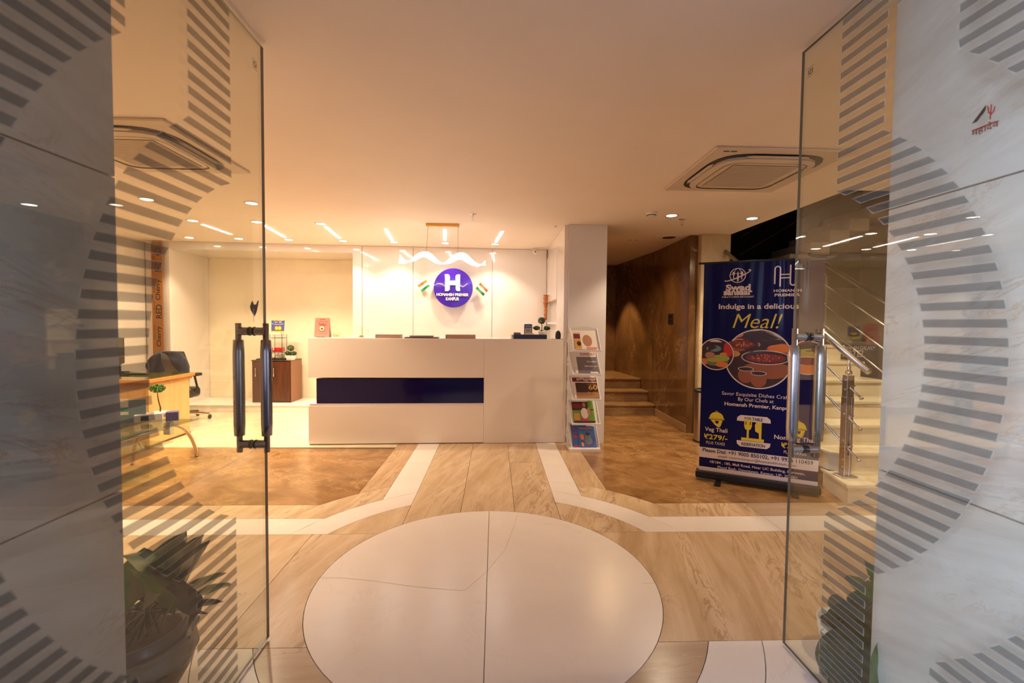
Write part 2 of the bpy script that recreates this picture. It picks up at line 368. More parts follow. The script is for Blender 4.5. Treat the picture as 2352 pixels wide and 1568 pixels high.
# ring pieces
tile(arc(r2, ay(r2, yS) if 0 else PI - ay(r2, yS), ax(r2, xC), 16) + arc(r1, ax(r1, xC), PI - ay(r1, yS), 16), M['white'])
tile(arc(r2, ay(r2, yS), ax(r2, xE), 16) + arc(r1, ax(r1, xE), ay(r1, yS), 16), M['white'])
tile(arc(r1, PI - ay(r1, yS), ax(r1, xC), 16) + arc(r0, ax(r0, xC), PI - ay(r0, yS), 16), M['beige'])
tile(arc(r1, ay(r1, yS), ax(r1, xE), 16) + arc(r0, ax(r0, xE), ay(r0, yS), 16), M['beige'])
tile(arc(r3, PI - ay(r3, yN), ax(r3, xB), 12) + arc(r2, ax(r2, xB), PI - ay(r2, yU), 16) + [(CX - math.sqrt(r3 ** 2 - (yU - CY) ** 2), yU)], M['beige'])
tile(arc(r3, ay(r3, yN), ax(r3, xF), 12) + arc(r2, ax(r2, xF), ay(r2, yU), 16) + [(CX + math.sqrt(r3 ** 2 - (yU - CY) ** 2), yU)], M['beige'])
XL, XR = -5.14, 2.95
a2U, a2S, a3U, a3N = [math.sqrt(r ** 2 - (y - CY) ** 2) for r, y in ((r2, yU), (r2, yS), (r3, yU), (r3, yN))]
for s, xe in ((-1, XL), (1, 6.0)):
    P0 = lambda a: CX + s * a
    xs = [P0(a2U)] + [P0(a2U) + s * .85 * k for k in (1, 2, 3)] + [xe]
    for k in range(4):
        xa = xs[k]; xb = xs[k + 1]; xa2 = P0(a2S) if k == 0 else xa
        tile([(xa2, yS), (xb, yS), (xb, yU), (xa, yU)], M['white'])
        xa3, xa4 = (P0(a3U), P0(a3N)) if k == 0 else (xa, xa)
        tile([(xa3, yU), (xb, yU), (xb, yN), (xa4, yN)], M['beigex' if k % 2 else 'beige'])
# wide beige fields either side of the medallion
tile([(-1.194, yT), (CX - math.sqrt(r0 ** 2 - (yT - CY) ** 2), yT)] + arc(r0, PI + math.asin((CY - yT) / r0), PI - ay(r0, yS), 20) + [(-1.194, yS)], M['beige'])
tile([(XL, yT), (-1.194, yT), (-1.194, yS), (XL, yS)], M['beige'])
tile([(3.2, yT), (CX + math.sqrt(r0 ** 2 - (yT - CY) ** 2), yT)] + arc(r0, -math.asin((CY - yT) / r0), ay(r0, yS), 20) + [(3.2, yS)], M['beige'])
tile([(3.2, yT), (6, yT), (6, yS), (3.2, yS)], M['beige'])
# threshold row: beige inside, white outside an arc
rI, rO = 1.115, 1.335
for s in (-1, 1):
    def AA(r, y): a = -math.asin((CY - y) / r); return a if s > 0 else PI - a
    yb = 1.25
    tile(arc(r0, AA(r0, yT), -PI / 2 if s > 0 else 3 * PI / 2, 20) + [(CX, 1.2), (CX + s * .55, 1.2)] + arc(rI, AA(rI, 1.40), AA(rI, yT), 12), M['beigex'])
    tile(arc(rI, AA(rI, yT), AA(rI, 1.40), 12) + [(CX + s * .85, 1.40)] + arc(rO, AA(rO, 1.40), AA(rO, yT), 12)[0:], M['white'])
    tile([(CX + s * 4.6, yT), (CX + s * 4.6, 1.40)] + arc(rO, AA(rO, 1.40), AA(rO, yT), 12), M['white'])
mk('tile', bx(-5.2, 6, -6, 1.18, -.012, 0), mat('unseen_dark_ground', (.07, .068, .07), .6, noise=.3, nscale=60), floor)  # unseen outside ground, made dark to cut light bounced onto the passage wall
# brown fields left and right, cream field behind
tile([(xA, 5.06), (xA, CY + math.sqrt(r3 ** 2 - (xA - CX) ** 2))] + arc(r3, ax(r3, xA), PI - ay(r3, yN), 8) + [(-2.6, yN), (-2.6, 5.06)], M['brown'])
tile([(-2.6, yN), (XL, yN), (XL, 5.12), (-2.6, 5.12)], M['brown'])
tile([(xG, 5.5), (xG, CY + math.sqrt(r3 ** 2 - (xG - CX) ** 2))] + arc(r3, ax(r3, xG), ay(r3, yN), 8) + [(2.0, yN), (2.0, 5.5)], M['brown'])
tile([(2.0, yN), (6, yN), (6, 5.5), (2.0, 5.5)], M['brown'])
tile([(xG, 5.5), (6, 5.5), (6, 7.0), (xG, 7.0)], M['brown'])
for i, (xa, xb) in enumerate(((XL, -3.6), (-3.6, -2.2), (-2.2, xA))):
    tile([(xa, 5.12), (xb, 5.12), (xb, 7.13), (xa, 7.13)], M['cream'])
tile([(xA, 5.45), (.85, 5.45), (.85, 7.13), (xA, 7.13)], M['cream'])

for crk in ([(716, 1326), (790, 1327), (860, 1334), (960, 1348), (1060, 1356), (1070, 1354), (1118, 1312), (1160, 1262), (1180, 1210), (1188, 1182)], [(1475, 1340), (1560, 1336), (1640, 1330), (1750, 1320)]):
    P_ = [onz(a, b_) for a, b_ in crk]
    Vc = []
    for i, p in enumerate(P_):
        d = (P_[min(i + 1, len(P_) - 1)] - P_[max(i - 1, 0)]).normalized(); n_ = Vector((-d.y, d.x, 0)) * .0010
        Vc += [p + n_ + Vector((0, 0, .0004)), p - n_ + Vector((0, 0, .0004))]
    mk('hairline_crack', (Vc, [[2 * i, 2 * i + 1, 2 * i + 3, 2 * i + 2] for i in range(len(P_) - 1)]), M['tan0'], floor)

# ---- ceiling (open over the staircase)
cl = mk('ceiling', prism([(-5.5, -.6), (6.2, -.6), (6.2, 3.80), (2.975, 3.80), (2.975, 5.70), (2.66, 5.80), (2.66, 9.4), (-5.5, 9.4)], CE, CE + .25), M['ceil'], kind='structure')

# ---- walls of the lobby
wl_x = -5.13
mk('wall_left', bx(wl_x - .15, wl_x, 1.40, 9.3, 0, CE), M['paint'], kind='structure')
def ywall(x): return 7.13 + .044 * (x - .7)
wb = mk('wall_back', bx(-5.5, 1.3, 7.80, 7.95, 0, CE), M['niche'], kind='structure')
# glossy panels of the back wall, joints recessed
def px2x(px, y, py=600): return ony(px, py, y).x
xs = [px2x(831, 7.0), px2x(949, 7.05), px2x(1131, 7.1), .80]
for i in range(3):
    xa, xb = xs[i] + .003, xs[i + 1] - .003
    mk('panel', prism([(xa, ywall(xa)), (xb, ywall(xb)), (xb, ywall(xb) + .03), (xa, ywall(xa) + .03)], .01, CE - .004), M['lam'], wb)
mk('backing', prism([(xs[0], ywall(xs[0]) + .03), (.82, ywall(.8) + .03), (.82, 7.79), (xs[0], 7.79)], 0, CE - .002), M['joint'], wb)
# white surround of the niche
zband = ony(600, 577, 7.0).z
xn1 = px2x(810, 7.0); xn0 = px2x(395, 6.95)
mk('trim_1', prism([(wl_x + .01, ywall(-4.8)), (xn0, ywall(xn0)), (xn0, 7.79), (wl_x + .01, 7.79)], .0, CE - .002), M['lam'], kind='structure')
mk('trim_2', prism([(xn0 + .002, ywall(xn0)), (xs[0] - .004, ywall(xs[0])), (xs[0] - .004, 7.79), (xn0 + .002, 7.79)], zband, CE - .002), M['lam'], kind='structure')
mk('trim_3', prism([(xn1, ywall(xn1)), (xs[0] - .004, ywall(xs[0])), (xs[0] - .004, 7.79), (xn1, 7.79)], .0, zband - .001), M['lam'], kind='structure')
plat = mk('platform', bx(xn0 + .003, xn1 - .003, 7.13, 7.79, 0, .105), M['lam'], kind='structure')
mk('marble_top', bx(xn0 + .003, xn1 - .003, 7.10, 7.79, .105, .118, .003, 1), M['white'], plat)
# the floor strip in front of the niche, between the platform and the wall line
# ---- side wall of the reception: recess, cupboards, shelves, panel
xw = .805
ws = mk('wall_side', bx(.86, 1.28, 5.36, 8.6, 0, CE), M['paintcol'], kind='structure')
ya = [onx(p, 700, xw).y for p in (1303, 1278.5, 1255, 1240)]          # y of the divisions
mk('panel', bx(xw, .858, 5.34, ya[1], .0, CE - .003), M['lam'], ws)
zc0 = onx(1278.5, 686, xw).z; zsh = onx(1278, 739, xw).z
ym = onx(1266, 650, xw).y
ztopc = 2.42
for i, (a, b_) in enumerate(((ya[1] + .002, ym - .004), (ym + .004, ya[2] - .002))):
    c = mk('cupboard_door', bx(xw - .004, .858, a, b_, zc0, ztopc, .002, 1), M['lam'], ws)
mk('header', bx(xw, .858, ya[1] + .001, 7.1, ztopc + .004, CE - .003), M['lam'], ws)
mk('shelf', bx(xw, .858, ya[1] + .002, ya[2] - .012, zsh - .03, zsh), M['lam'], ws)
mk('stile', bx(xw, .858, ya[2] - .010, ya[2] + .012, 0, zc0 - .002), M['lam'], ws)
mk('panel', bx(xw, .858, ya[1] + .002, ya[2] - .012, 0, .55), M['lam'], ws)
# ---- column at the end of the reception wall
ct = mk('trim_4', bx(.852, 1.297, 5.30, 5.335, 0, CE - .002), M['paintcol'], kind='structure')
mk('trim_5', bx(1.285, 1.300, 5.336, 8.7, 0, CE - .002), M['brownwall'], kind='structure')

# ---- corridor in brown marble
cbw = mk('wall_corridor_back', bx(1.30, 2.6, 8.82, 8.95, 0, CE), M['brownwall'], kind='structure')
cwr = mk('wall_corridor_right', bx(2.72, 2.85, 5.83, 9.0, 0, CE), M['grout'], kind='structure')
mk('slab', prism([(2.50, 5.80), (2.71, 5.80), (2.71, 7.14), (2.50, 7.14)], 0, CE - .003), M['brownwall'], cwr)
mk('slab', prism([(2.498, 7.144), (2.71, 7.144), (2.71, 8.10), (2.407, 8.10)], 0, CE - .003), M['brownwall'], cwr)
mk('slab', prism([(2.4066, 8.104), (2.71, 8.104), (2.71, 8.815), (2.34, 8.815)], 0, CE - .003), M['brownwall'], cwr)
mk('baseboard_right', bx(2.485, 2.4995, 5.80, 6.95, 0, .11, .003, 1), mat('brown_skirting', (.36, .22, .12), .2), kind='structure')
st = thing('corridor_steps', 'three brown marble steps climbing into the dim corridor', 'steps', (1.9, 7.2, 0))
def stw(vf): return ([Vector(v) - Vector((1.9, 7.2, 0)) for v in vf[0]],) + tuple(vf[1:])
M['stepb'] = marble('brown_step_marble', (.22, .12, .05), (.34, .20, .09), (.50, .32, .15), 1.6, (1, 2, 2), (0, 0, 0), .012, 1.2, .2)
for k in range(3):
    y0 = 6.97 + .30 * k; xw_ = lambda y: min(2.496, 2.496 - .095 * (y - 7.14))
    mk('riser', stw(prism([(1.303, y0), (xw_(y0), y0), (xw_(y0 + .03), y0 + .03), (1.303, y0 + .03)], .17 * k + .001, .17 * (k + 1) - .03)), M['stepb'], st)
    ye = y0 + .30 if k < 2 else 8.81; mk('tread', stw(bev(prism([(1.303, y0 - .025), (xw_(y0 - .025), y0 - .025), (xw_(7.1) if y0 < 7.1 else xw_(y0), max(y0, 7.1)), (xw_(ye), ye), (1.303, ye)], .17 * (k + 1) - .03, .17 * (k + 1)), .005, 1)), M['stepb'], st)
# ---- pillar of rough stone beside the stairwell and the stairwell itself
mk('trim_6', bx(2.60, 2.972, 5.70, 5.82, 0, CE - .002), M['pillar'], kind='structure')
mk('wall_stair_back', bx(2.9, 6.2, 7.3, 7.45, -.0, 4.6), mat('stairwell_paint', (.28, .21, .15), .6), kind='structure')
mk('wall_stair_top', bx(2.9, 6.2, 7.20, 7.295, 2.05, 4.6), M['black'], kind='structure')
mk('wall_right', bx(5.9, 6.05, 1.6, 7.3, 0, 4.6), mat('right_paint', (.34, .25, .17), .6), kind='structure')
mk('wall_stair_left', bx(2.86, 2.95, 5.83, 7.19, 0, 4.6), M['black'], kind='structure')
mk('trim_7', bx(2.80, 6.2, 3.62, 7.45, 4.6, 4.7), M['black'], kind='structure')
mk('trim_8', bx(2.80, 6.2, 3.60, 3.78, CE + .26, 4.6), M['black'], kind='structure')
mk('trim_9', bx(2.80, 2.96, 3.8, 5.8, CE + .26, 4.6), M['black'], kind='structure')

# ---- entrance passage in grey beige marble slabs
def passage(name, x0, x1, y0, y1, face):
    core = (x0 + .012, x1) if face > 0 else (x0, x1 - .012)
    w = mk(name, bx(core[0] if face > 0 else x0, x1 if face > 0 else core[1], y0 + .005, y1 - .012, 0, CE - .002), M['wjoint'], kind='structure')
    for (za, zb) in ((0, .872), (.876, 1.828), (1.832, CE - .002)):
        fx = (x0, x0 + .0115) if face > 0 else (x1 - .0115, x1)
        mk('slab', bx(fx[0], fx[1], y0, y1, za, zb, .002, 1), M['passage'], w)
        mk('slab', bx(fx[1] + .0004 if face > 0 else fx[0] - .2, fx[1] + .2 if face > 0 else fx[0] - .0004, y1 - .0115, y1 - .0003, za, zb), M['passage'], w)
    return w
passage('wall_passage_right', 1.43, 1.70, -.30, 1.625, 1)
passage('wall_passage_left', -1.42, -1.15, -.30, 1.435, -1)
mk('wall_front_left', bx(-5.3, -1.43, 1.20, 1.40, 0, CE), M['paint'], kind='structure')
mk('wall_front_right', bx(1.71, 6.1, 1.20, 1.59, 0, CE), M['paint'], kind='structure')

# ================================================================== GLASS DOORS with film stripes
def stripes(side, gx, fx):
    sh = 0 if side == 'l' else -.058
    """horizontal frosted stripes, clipped to a ring, an upright band and an outer field"""
    out = []; yc, zc = (2.003, 1.285) if side == 'l' else (1.982, 1.30); ra, rb, rc = .677, .905, 1.143; ya_, yb_ = (1.513, 1.748) if side == 'l' else (1.477, 1.683); pitch, th = .0482, .027
    k = -46
    while True:
        z0 = 2.268 + k * pitch; z1 = z0 + th; k += 1
        if z1 < .02: continue
        if z0 > 2.54: break
        zb, zt = max(z0, .02), min(z1, 2.545)
        def far(z):     # limit on the free-edge side
            d = abs(z - zc); return min(yb_, yc - math.sqrt(ra * ra - d * d)) if d < ra else yb_
        def near(z):    # limit on the hinge side
            d = abs(z - zc); return min(ya_, yc - math.sqrt(rb * rb - d * d)) if d < rb else ya_
        out.append([(near(zb), zb), (far(zb), zb), (far(zt), zt), (near(zt), zt)])
        def out_(z):
            d = abs(z - zc); return min(1.27 + sh * .4, yc - math.sqrt(rc * rc - d * d)) if d < rc else 1.27 + sh * .4
        if out_(zb) > .86 and out_(zt) > .86: out.append([(.86, zb), (out_(zb), zb), (out_(zt), zt), (.86, zt)])
    return out
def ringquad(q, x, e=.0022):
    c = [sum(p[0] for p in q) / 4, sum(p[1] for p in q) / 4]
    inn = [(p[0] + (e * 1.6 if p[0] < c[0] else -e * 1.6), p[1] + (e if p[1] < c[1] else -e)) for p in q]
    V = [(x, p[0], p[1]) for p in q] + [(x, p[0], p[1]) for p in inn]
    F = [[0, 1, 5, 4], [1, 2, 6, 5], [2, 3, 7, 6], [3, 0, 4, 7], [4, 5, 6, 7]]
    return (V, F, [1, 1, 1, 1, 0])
def handle_vf():
    # local: bar along z, centred
    pr = [(.0001, -.265), (.0115, -.265), (.0115, -.198), (.0195, -.196), (.0215, -.150), (.0217, -.149), (.0217, .149), (.0215, .150), (.0195, .196), (.0115, .198), (.0115, .265), (.0001, .265)]
    return lathe(pr, 20, False)
def door(name, gx, yh, yf, label, side):
    d = thing(name, label, 'door', (gx, yh, 0)); d['kind'] = 'structure'
    O = Vector((gx, yh, 0))
    def loc(vf): return ([Vector(v) - O for v in vf[0]],) + tuple(vf[1:])
    g = bx(gx - .006, gx + .006, yh, yf, .012, 2.548)
    # edges get the dark green-brown edge material
    mk('glass_panel', loc((g[0], g[1], [1, 1, 1, 0, 1, 0])), [M['glass'], M['gedge']], d)
    fx = gx - .0075 if side == 'r' else gx + .0075
    for q in stripes(side, gx, fx):
        if q[2][0] - q[3][0] < .01: continue
        q = [(min(max(p[0], yh + .001), yf - .02), p[1]) for p in q]
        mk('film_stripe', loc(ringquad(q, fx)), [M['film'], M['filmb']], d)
    hy = 1.893 if side == 'l' else 1.818
    h = mk('pull_handle', loc(join(xf(handle_vf(), (gx - .055, hy, 1.128)), xf(handle_vf(), (gx + .055, hy, 1.128)))), M['steeld' if side == 'l' else 'steel'], d, smooth=True)
    for zz in (1.128 - .232, 1.128 + .232):
        mk('standoff', loc(join(tube([(gx - .055, hy, zz), (gx - .0095, hy, zz)], .0165, 16), tube([(gx + .0095, hy, zz), (gx + .055, hy, zz)], .0165, 16))), M['steeld' if side == 'l' else 'steel'], h)
        mk('gasket', loc(join(tube([(gx - .0125, hy, zz), (gx - .0065, hy, zz)], .0185, 16), tube([(gx + .0065, hy, zz), (gx + .0125, hy, zz)], .0185, 16))), M['blackp'], h)
    # etched maker's stamp near the top corner
    s1 = xf(textvf('ISI', .030, .022, .01), (0, 0, 0))
    s1 = ([Vector((fx, hy + .03 + v.x * .9, 2.44 + v.y)) for v in s1[0]], s1[1])
    fr = [Vector((fx, hy + .03 + a, 2.44 + b_)) for a, b_ in ((-.02, .017), (.02, .017), (.02, .0185), (-.02, .0185), (-.02, -.017), (.02, -.017), (.02, -.0185), (-.02, -.0185))]
    mk('etched_mark', loc(join(s1, (fr, [[0, 1, 2, 3], [4, 5, 6, 7]]))), M['ink'], d)
    return d, loc
dl, dloc = door('door_1', -.990, .86, 1.995, 'left glass door swung inward with dark satin pull handle and a small black sticker', 'l')
dr, rloc = door('door_2', 1.282, .80, 1.905, 'right glass door swung inward in front of the blue banner, bright steel pull handle', 'r')
# sticker on the left door
sp = [(552, 0)]
stpx = [(577, 695), (580, 690), (583, 699), (588, 699), (592, 690), (594.5, 690), (593, 700), (590, 715), (587, 722), (584.5, 726.5), (580, 719), (576, 712), (574, 704)]
stk = [onx(a, b_, -.9825) for a, b_ in stpx]
mk('sticker', dloc((stk, [list(range(len(stk)))])), mat('sticker_black', (.015, .022, .028), .35), dl)
sc = textvf('Sadguru', .055, .016, 0, 0, .3)
mk('sticker_script', dloc(([Vector((-.9815, 1.890 - v.y, 1.425 + v.x)) for v in sc[0]], sc[1])), M['wcloth'], dl)
# sticker on the right passage wall
wsx = 1.4295
def wl_(pts): return [onx(a, b_, wsx) for a, b_ in pts]
tg = thing('wall_sticker', 'small black and red sticker with a trident on the right marble wall', 'sticker', (wsx, 1.33, 1.85))
def tl(vf): return ([Vector(v) - Vector((wsx, 1.33, 1.85)) for v in vf[0]],) + tuple(vf[1:])
mk('black_mark', tl((wl_([(2232, 284), (2265, 240), (2264, 252), (2258, 262), (2250, 272), (2243, 280)]), [[0, 1, 2, 3, 4, 5]])), M['ink'], tg)
mk('face_mark', tl((wl_([(2246, 284), (2250, 270), (2258, 262), (2265, 256), (2266, 270), (2260, 281), (2252, 287)]), [[0, 1, 2, 3, 4, 5, 6]])), mat('sticker_grey', (.45, .43, .42), .5), tg)
tri = join(*[tube([onx(a, b_, wsx - .001) for a, b_ in L_], .0016, 5) for L_ in ([(2274, 274), (2277, 240)], [(2269, 244), (2271, 258), (2276, 262), (2282, 256), (2285, 244)], [(2233, 300), (2287, 279)])])
mk('trident', tl(tri), mat('sticker_red', (.45, .03, .02), .5), tg)
dv = textvf('महादेव', .075, .026, .01)
a0 = onx(2262, 294, wsx - .001); 
mk('lettering', tl(([Vector((a0.x, a0.y - v.x, a0.z + v.y + .0)) for v in dv[0]], dv[1])), M['maroon'], tg)

# ================================================================== CEILING FIXTURES
def downlight(x, y, label, power=1.0, row=None):
    t = thing('downlight', label, 'ceiling light', (x, y, CE), 0, row)
    mk('trim_ring', lathe([(.050, -.001), (.052, -.006), (.068, -.006), (.070, 0)], 28, False), M['plast'], t, smooth=True)
    mk('lamp_disc', lathe([(.0001, -.004), (.050, -.004), (.050, -.0005)], 28, False), M['lamp'], t)
    spot('downlight_beam', (0, 0, -.02), SPOT_W * power, parent=t)
    return t
G1 = 'downlights of the row closest to the back wall'
words = ['first', 'second', 'third', 'fourth', 'fifth', 'sixth', 'seventh']
E_ = [(428, 543), (547, 547), (666, 551), (787, 552), (904, 554), (1022, 557), (1137, 561)]
for i, (a, b_) in enumerate(E_):
    p = onz(a, b_, CE)
    downlight(p.x, 6.56 + .02 * i, 'round recessed downlight, %s from the left in the row nearest the back wall' % words[i], .60 if i > 2 else 1.0, G1)
G2 = 'downlights of the middle row at left'
for i, (a, b_) in enumerate([(443, 506), (590, 509), (737, 513)]):
    p = onz(a, b_, CE)
    downlight(p.x, p.y, 'round recessed downlight at the near end of the %s linear ceiling light from left' % words[i], .9, G2)
downlight(-2.40, 4.61, 'round downlight just left of the left door edge, nearest row', 2.0)
downlight(-3.35, 4.54, 'round downlight below the left ceiling air conditioner, seen through the left door', 1.6)
downlight(1.85, 4.78, 'round downlight left of the two in front of the corridor, beside smoke detector', 1.1)
downlight(2.75, 4.84, 'round downlight right of the two in front of the stairwell opening', .9)
downlight(-3.3, 2.3, 'added unseen downlight in the front left part of the lobby ceiling', 1.0)  # out of view, added to brighten the lobby
downlight(-4.2, 3.3, 'added unseen downlight by the left lobby wall, near the office desk', 1.0)  # another lamp added outside the view as lobby fill
downlight(2.6, 1.95, 'added unseen downlight in the front right part of the lobby ceiling', .8)  # added behind the right marble wall for more lobby light
G3 = 'linear lights recessed in the ceiling'
T_ = [((466, 515), (530, 537)), ((607, 517), (654, 544)), ((748, 520), (780, 546)), ((886, 525), (901, 551)), ((1022, 527), (1022, 551)), ((1154, 531), (1139, 555))]
for i, (a, b_) in enumerate(T_):
    p, q = onz(*a, CE), onz(*b_, CE)
    t = thing('linear_light', 'slim white linear ceiling light, %s from the left' % words[i], 'ceiling light', (p.x, p.y, CE), 0, G3)
    x1, y1 = q.x - p.x, max(q.y - p.y, .56)
    def pill(w, za, zb):
        d = Vector((x1, y1)).normalized(); n = Vector((-d.y, d.x)); pts = []
        for j in range(9):
            an = -PI / 2 + PI * j / 8; pts.append(tuple(Vector((x1, y1)) + d * math.cos(an) * w + n * math.sin(an) * w))
        for j in range(9):
            an = PI / 2 + PI * j / 8; pts.append(tuple(d * math.cos(an) * w + n * math.sin(an) * w))
        return prism(pts, za, zb)
    mk('frame', pill(.024, -.003, 0), M['plast'], t); mk('diffuser', pill(.019, -.006, -.0031), M['tubel'], t)
def cassette(cx, cy, label, rz=0):
    t = thing('ceiling_air_conditioner', label, 'air conditioner', (cx, cy, CE), rz, 'ceiling cassette air conditioners')
    h = .465
    mk('frame_panel', bx(-h, h, -h, h, -.018, 0, .006, 2), M['acp'], t)
    def rsq(r, k, z, n=48):
        pts = []
        for i in range(n):
            a = 2 * PI * i / n; c, s_ = math.cos(a), math.sin(a)
            rr = r / ((abs(c) ** k + abs(s_) ** k) ** (1 / k)); pts.append((rr * c, rr * s_))
        return pts
    def ringp(pa, pb, za, zb):
        n = len(pa); V = [(p[0], p[1], za) for p in pa] + [(p[0], p[1], zb) for p in pb]
        return (V, [[i, (i + 1) % n, n + (i + 1) % n, n + i] for i in range(n)])
    mk('outlet_gap', prism(rsq(.395, 4.2, 0), -.022, -.017), M['blackp'], t)
    mk('grille_cover', join(prism(rsq(.352, 4.6, 0), -.040, -.022), ringp(rsq(.352, 4.6, 0), rsq(.300, 6, 0), -.040, -.046)), M['acp'], t)
    mk('groove', ringp(rsq(.300, 7, 0), rsq(.294, 7, 0), -.0462, -.0462), M['ink'], t)
    sl = [bx(-.235, .235, -.235 + .47 * i / 30, -.235 + .47 * i / 30 + .0080, -.0445, -.0408) for i in range(31)]
    mk('intake_recess', bx(-.24, .24, -.24, .24, -.0408, -.0402), M['dwood'], t)
    for i in range(31): mk('slat', sl[i], M['acp'], t)
    for k in range(4):
        fl = [(-.17, .358), (.17, .358), (.215, .370), (.17, .384), (-.17, .384), (-.215, .370)]
        mk('louver', xf(prism(fl, -.034, -.027), rz=k * PI / 2), M['acp'], t)
    mk('sensor', bx(-.40, -.36, -.43, -.415, -.0195, -.018), M['blackp'], t); mk('sensor', bx(-.35, -.31, -.43, -.415, -.0195, -.018), M['blackp'], t)
cassette(1.885, 3.395, 'square ceiling air conditioner cut by the right glass door edge')
cassette(-2.38, 3.20, 'square ceiling air conditioner seen through the stripes of the left glass door')
def sprinkler(x, y, label, grp='fire sprinklers'):
    t = thing('fire_sprinkler', label, 'sprinkler', (x, y, CE), 0, grp)
    mk('rose', lathe([(.0001, -.010), (.018, -.010), (.034, -.004), (.036, 0)], 20, False), M['steel'], t, smooth=True)
    mk('head', join(tube([(0, 0, -.008), (0, 0, -.035)], .008, 10), tube([(.006, 0, -.03), (.013, 0, -.045), (.003, 0, -.06)], .0022, 6), tube([(-.006, 0, -.03), (-.013, 0, -.045), (-.003, 0, -.06)], .0022, 6)), M['chrome'], t)
    mk('deflector', lathe([(.0001, -.064), (.013, -.064), (.013, -.061), (.0001, -.061)], 12, False), M['chrome'], t)
sprinkler(-.243, 4.90, 'pendent fire sprinkler above the wavy pendant lamp, to its right')
sprinkler(2.03, 4.94, 'pendent fire sprinkler between the two downlights near the corridor')
t = thing('smoke_detector', 'round white smoke detector left of the downlight near the corridor', 'detector', (1.60, 4.68, CE))
mk('housing', lathe([(.0001, -.045), (.030, -.045), (.050, -.030), (.056, -.012), (.056, 0)], 28, False), M['plast'], t, smooth=True)
mk('vent_slot', lathe([(.046, -.036), (.0505, -.0335), (.0505, -.027), (.046, -.027)], 28, False), M['blackp'], t)
t = thing('ceiling_rose', 'small half sunken sprinkler rose beside the top of the white column', 'sprinkler', (.70, 5.42, CE))
mk('cup', lathe([(.0001, -.016), (.018, -.014), (.03, -.002), (.031, 0)], 16, False), M['steel'], t, smooth=True)
t = thing('unlit_downlight', 'large unlit round ceiling lamp at the mouth of the corridor', 'ceiling light', (2.28, 5.97, CE))
mk('trim_ring', lathe([(.085, -.004), (.12, -.012), (.15, -.004), (.155, 0)], 32, False), M['plast'], t, smooth=True)
mk('reflector', lathe([(.0001, -.002), (.085, -.004)], 32, False), M['chrome'], t)
t = thing('corridor_downlight', 'pair of small dark lamp holes in the corridor ceiling', 'ceiling light', (1.82, 6.20, CE))
mk('trim_ring', join(lathe([(.022, -.001), (.034, -.005), (.036, 0)], 16, False), xf(lathe([(.022, -.001), (.034, -.005), (.036, 0)], 16, False), (.10, 0, 0))), M['plast'], t)
mk('reflector', join(lathe([(.0001, -.001), (.022, -.001)], 16, False), xf(lathe([(.0001, -.001), (.022, -.001)], 16, False), (.10, 0, 0))), M['tan'], t)
spot('corridor_beam', (1.85, 8.05, CE - .04), 60, (1, .66, .32), 78, .35, .03)
spot('corridor_front_fill', (1.65, 6.3, CE - .04), 42, (1, .66, .32), 150, 1.0, .08)  # added fill spot with no lit fixture, brightens the corridor walls
spot('stair_fill', (3.9, 4.4, CE + .9), 8, (1, .74, .44), 120, .6, .1)  # weak added fill above the stairs, no fixture there
spot('stair_front_fill', (3.5, 3.2, CE - .04), 60, (1, .78, .50), 110, .6, .05, tgt=(3.5, 4.5, .6))  # added spot hidden by the passage wall, brightens the marble steps

# ================================================================== WAVY PENDANT LAMP
yl = 5.40
t = thing('wave_pendant_lamp', 'glowing wavy ribbon lamp hung from a gold bar above the round sign', 'lamp', (-.60, yl, CE))
pl, pr_ = ony(979, 515, yl), ony(1055, 517, yl)
mk('ceiling_bar', bx(pl.x + .60, pr_.x + .60, -.03, .03, -.030, 0, .002, 1), M['gold'], t)
wz = ony(1017, 583, yl).z - CE
for xx in (983, 1052):
    xl = ony(xx, 550, yl).x + .60
    mk('cable', tube([(xl, 0, -.03), (xl + (.0 if xx > 1000 else -.02), 0, wz - .01)], .0016, 6), M['blackm'], t)
    mk('cable_grip', lathe([(.0001, -.040), (.006, -.040), (.006, -.03)], 8, False), M['steel'], t, loc=(xl, 0, 0))
n = 140; V = []; F = []
def wavep(u):
    x = (917 + (1115 - 917) * u)
    yy = 591 + .045 * (x - 917) - 9.5 * math.cos((x - 975) / 83 * 2 * PI)
    return ony(x, yy, yl)
for i in range(n + 1):
    u = i / n; p = wavep(u); ph = u * PI * 4.8
    w = .034 + .012 * math.cos(ph + .5) ** 2 + .02 * max(0, abs(u - .5) - .42) / .08
    off = Vector((0, math.sin(ph * .5 + .6) * w * 1.0, math.cos(ph * .5 + .6) * w * .9 + .002))
    c = Vector((p.x + .60, 0, p.z - CE))
    V += [c + off, c - off]
for i in range(n): F.append([2 * i, 2 * i + 1, 2 * i + 3, 2 * i + 2])
b_ = [Vector(v) + Vector((0, .004, 0)) for v in V]; nV = len(V)
mk('ribbon_diffuser', (V + b_, F + [[nV + j for j in fc][::-1] for fc in F] + [[0, 2, nV + 2, nV]]), M['wave'], t, smooth=True)
mk('ribbon_edge', join(tube([v + Vector((0, 0, .002)) for v in V[0::2]], .005, 6), tube([v - Vector((0, 0, .002)) for v in V[1::2]], .005, 6)), glow('ribbon_edge_glow', (1, .9, .74), 6), t)

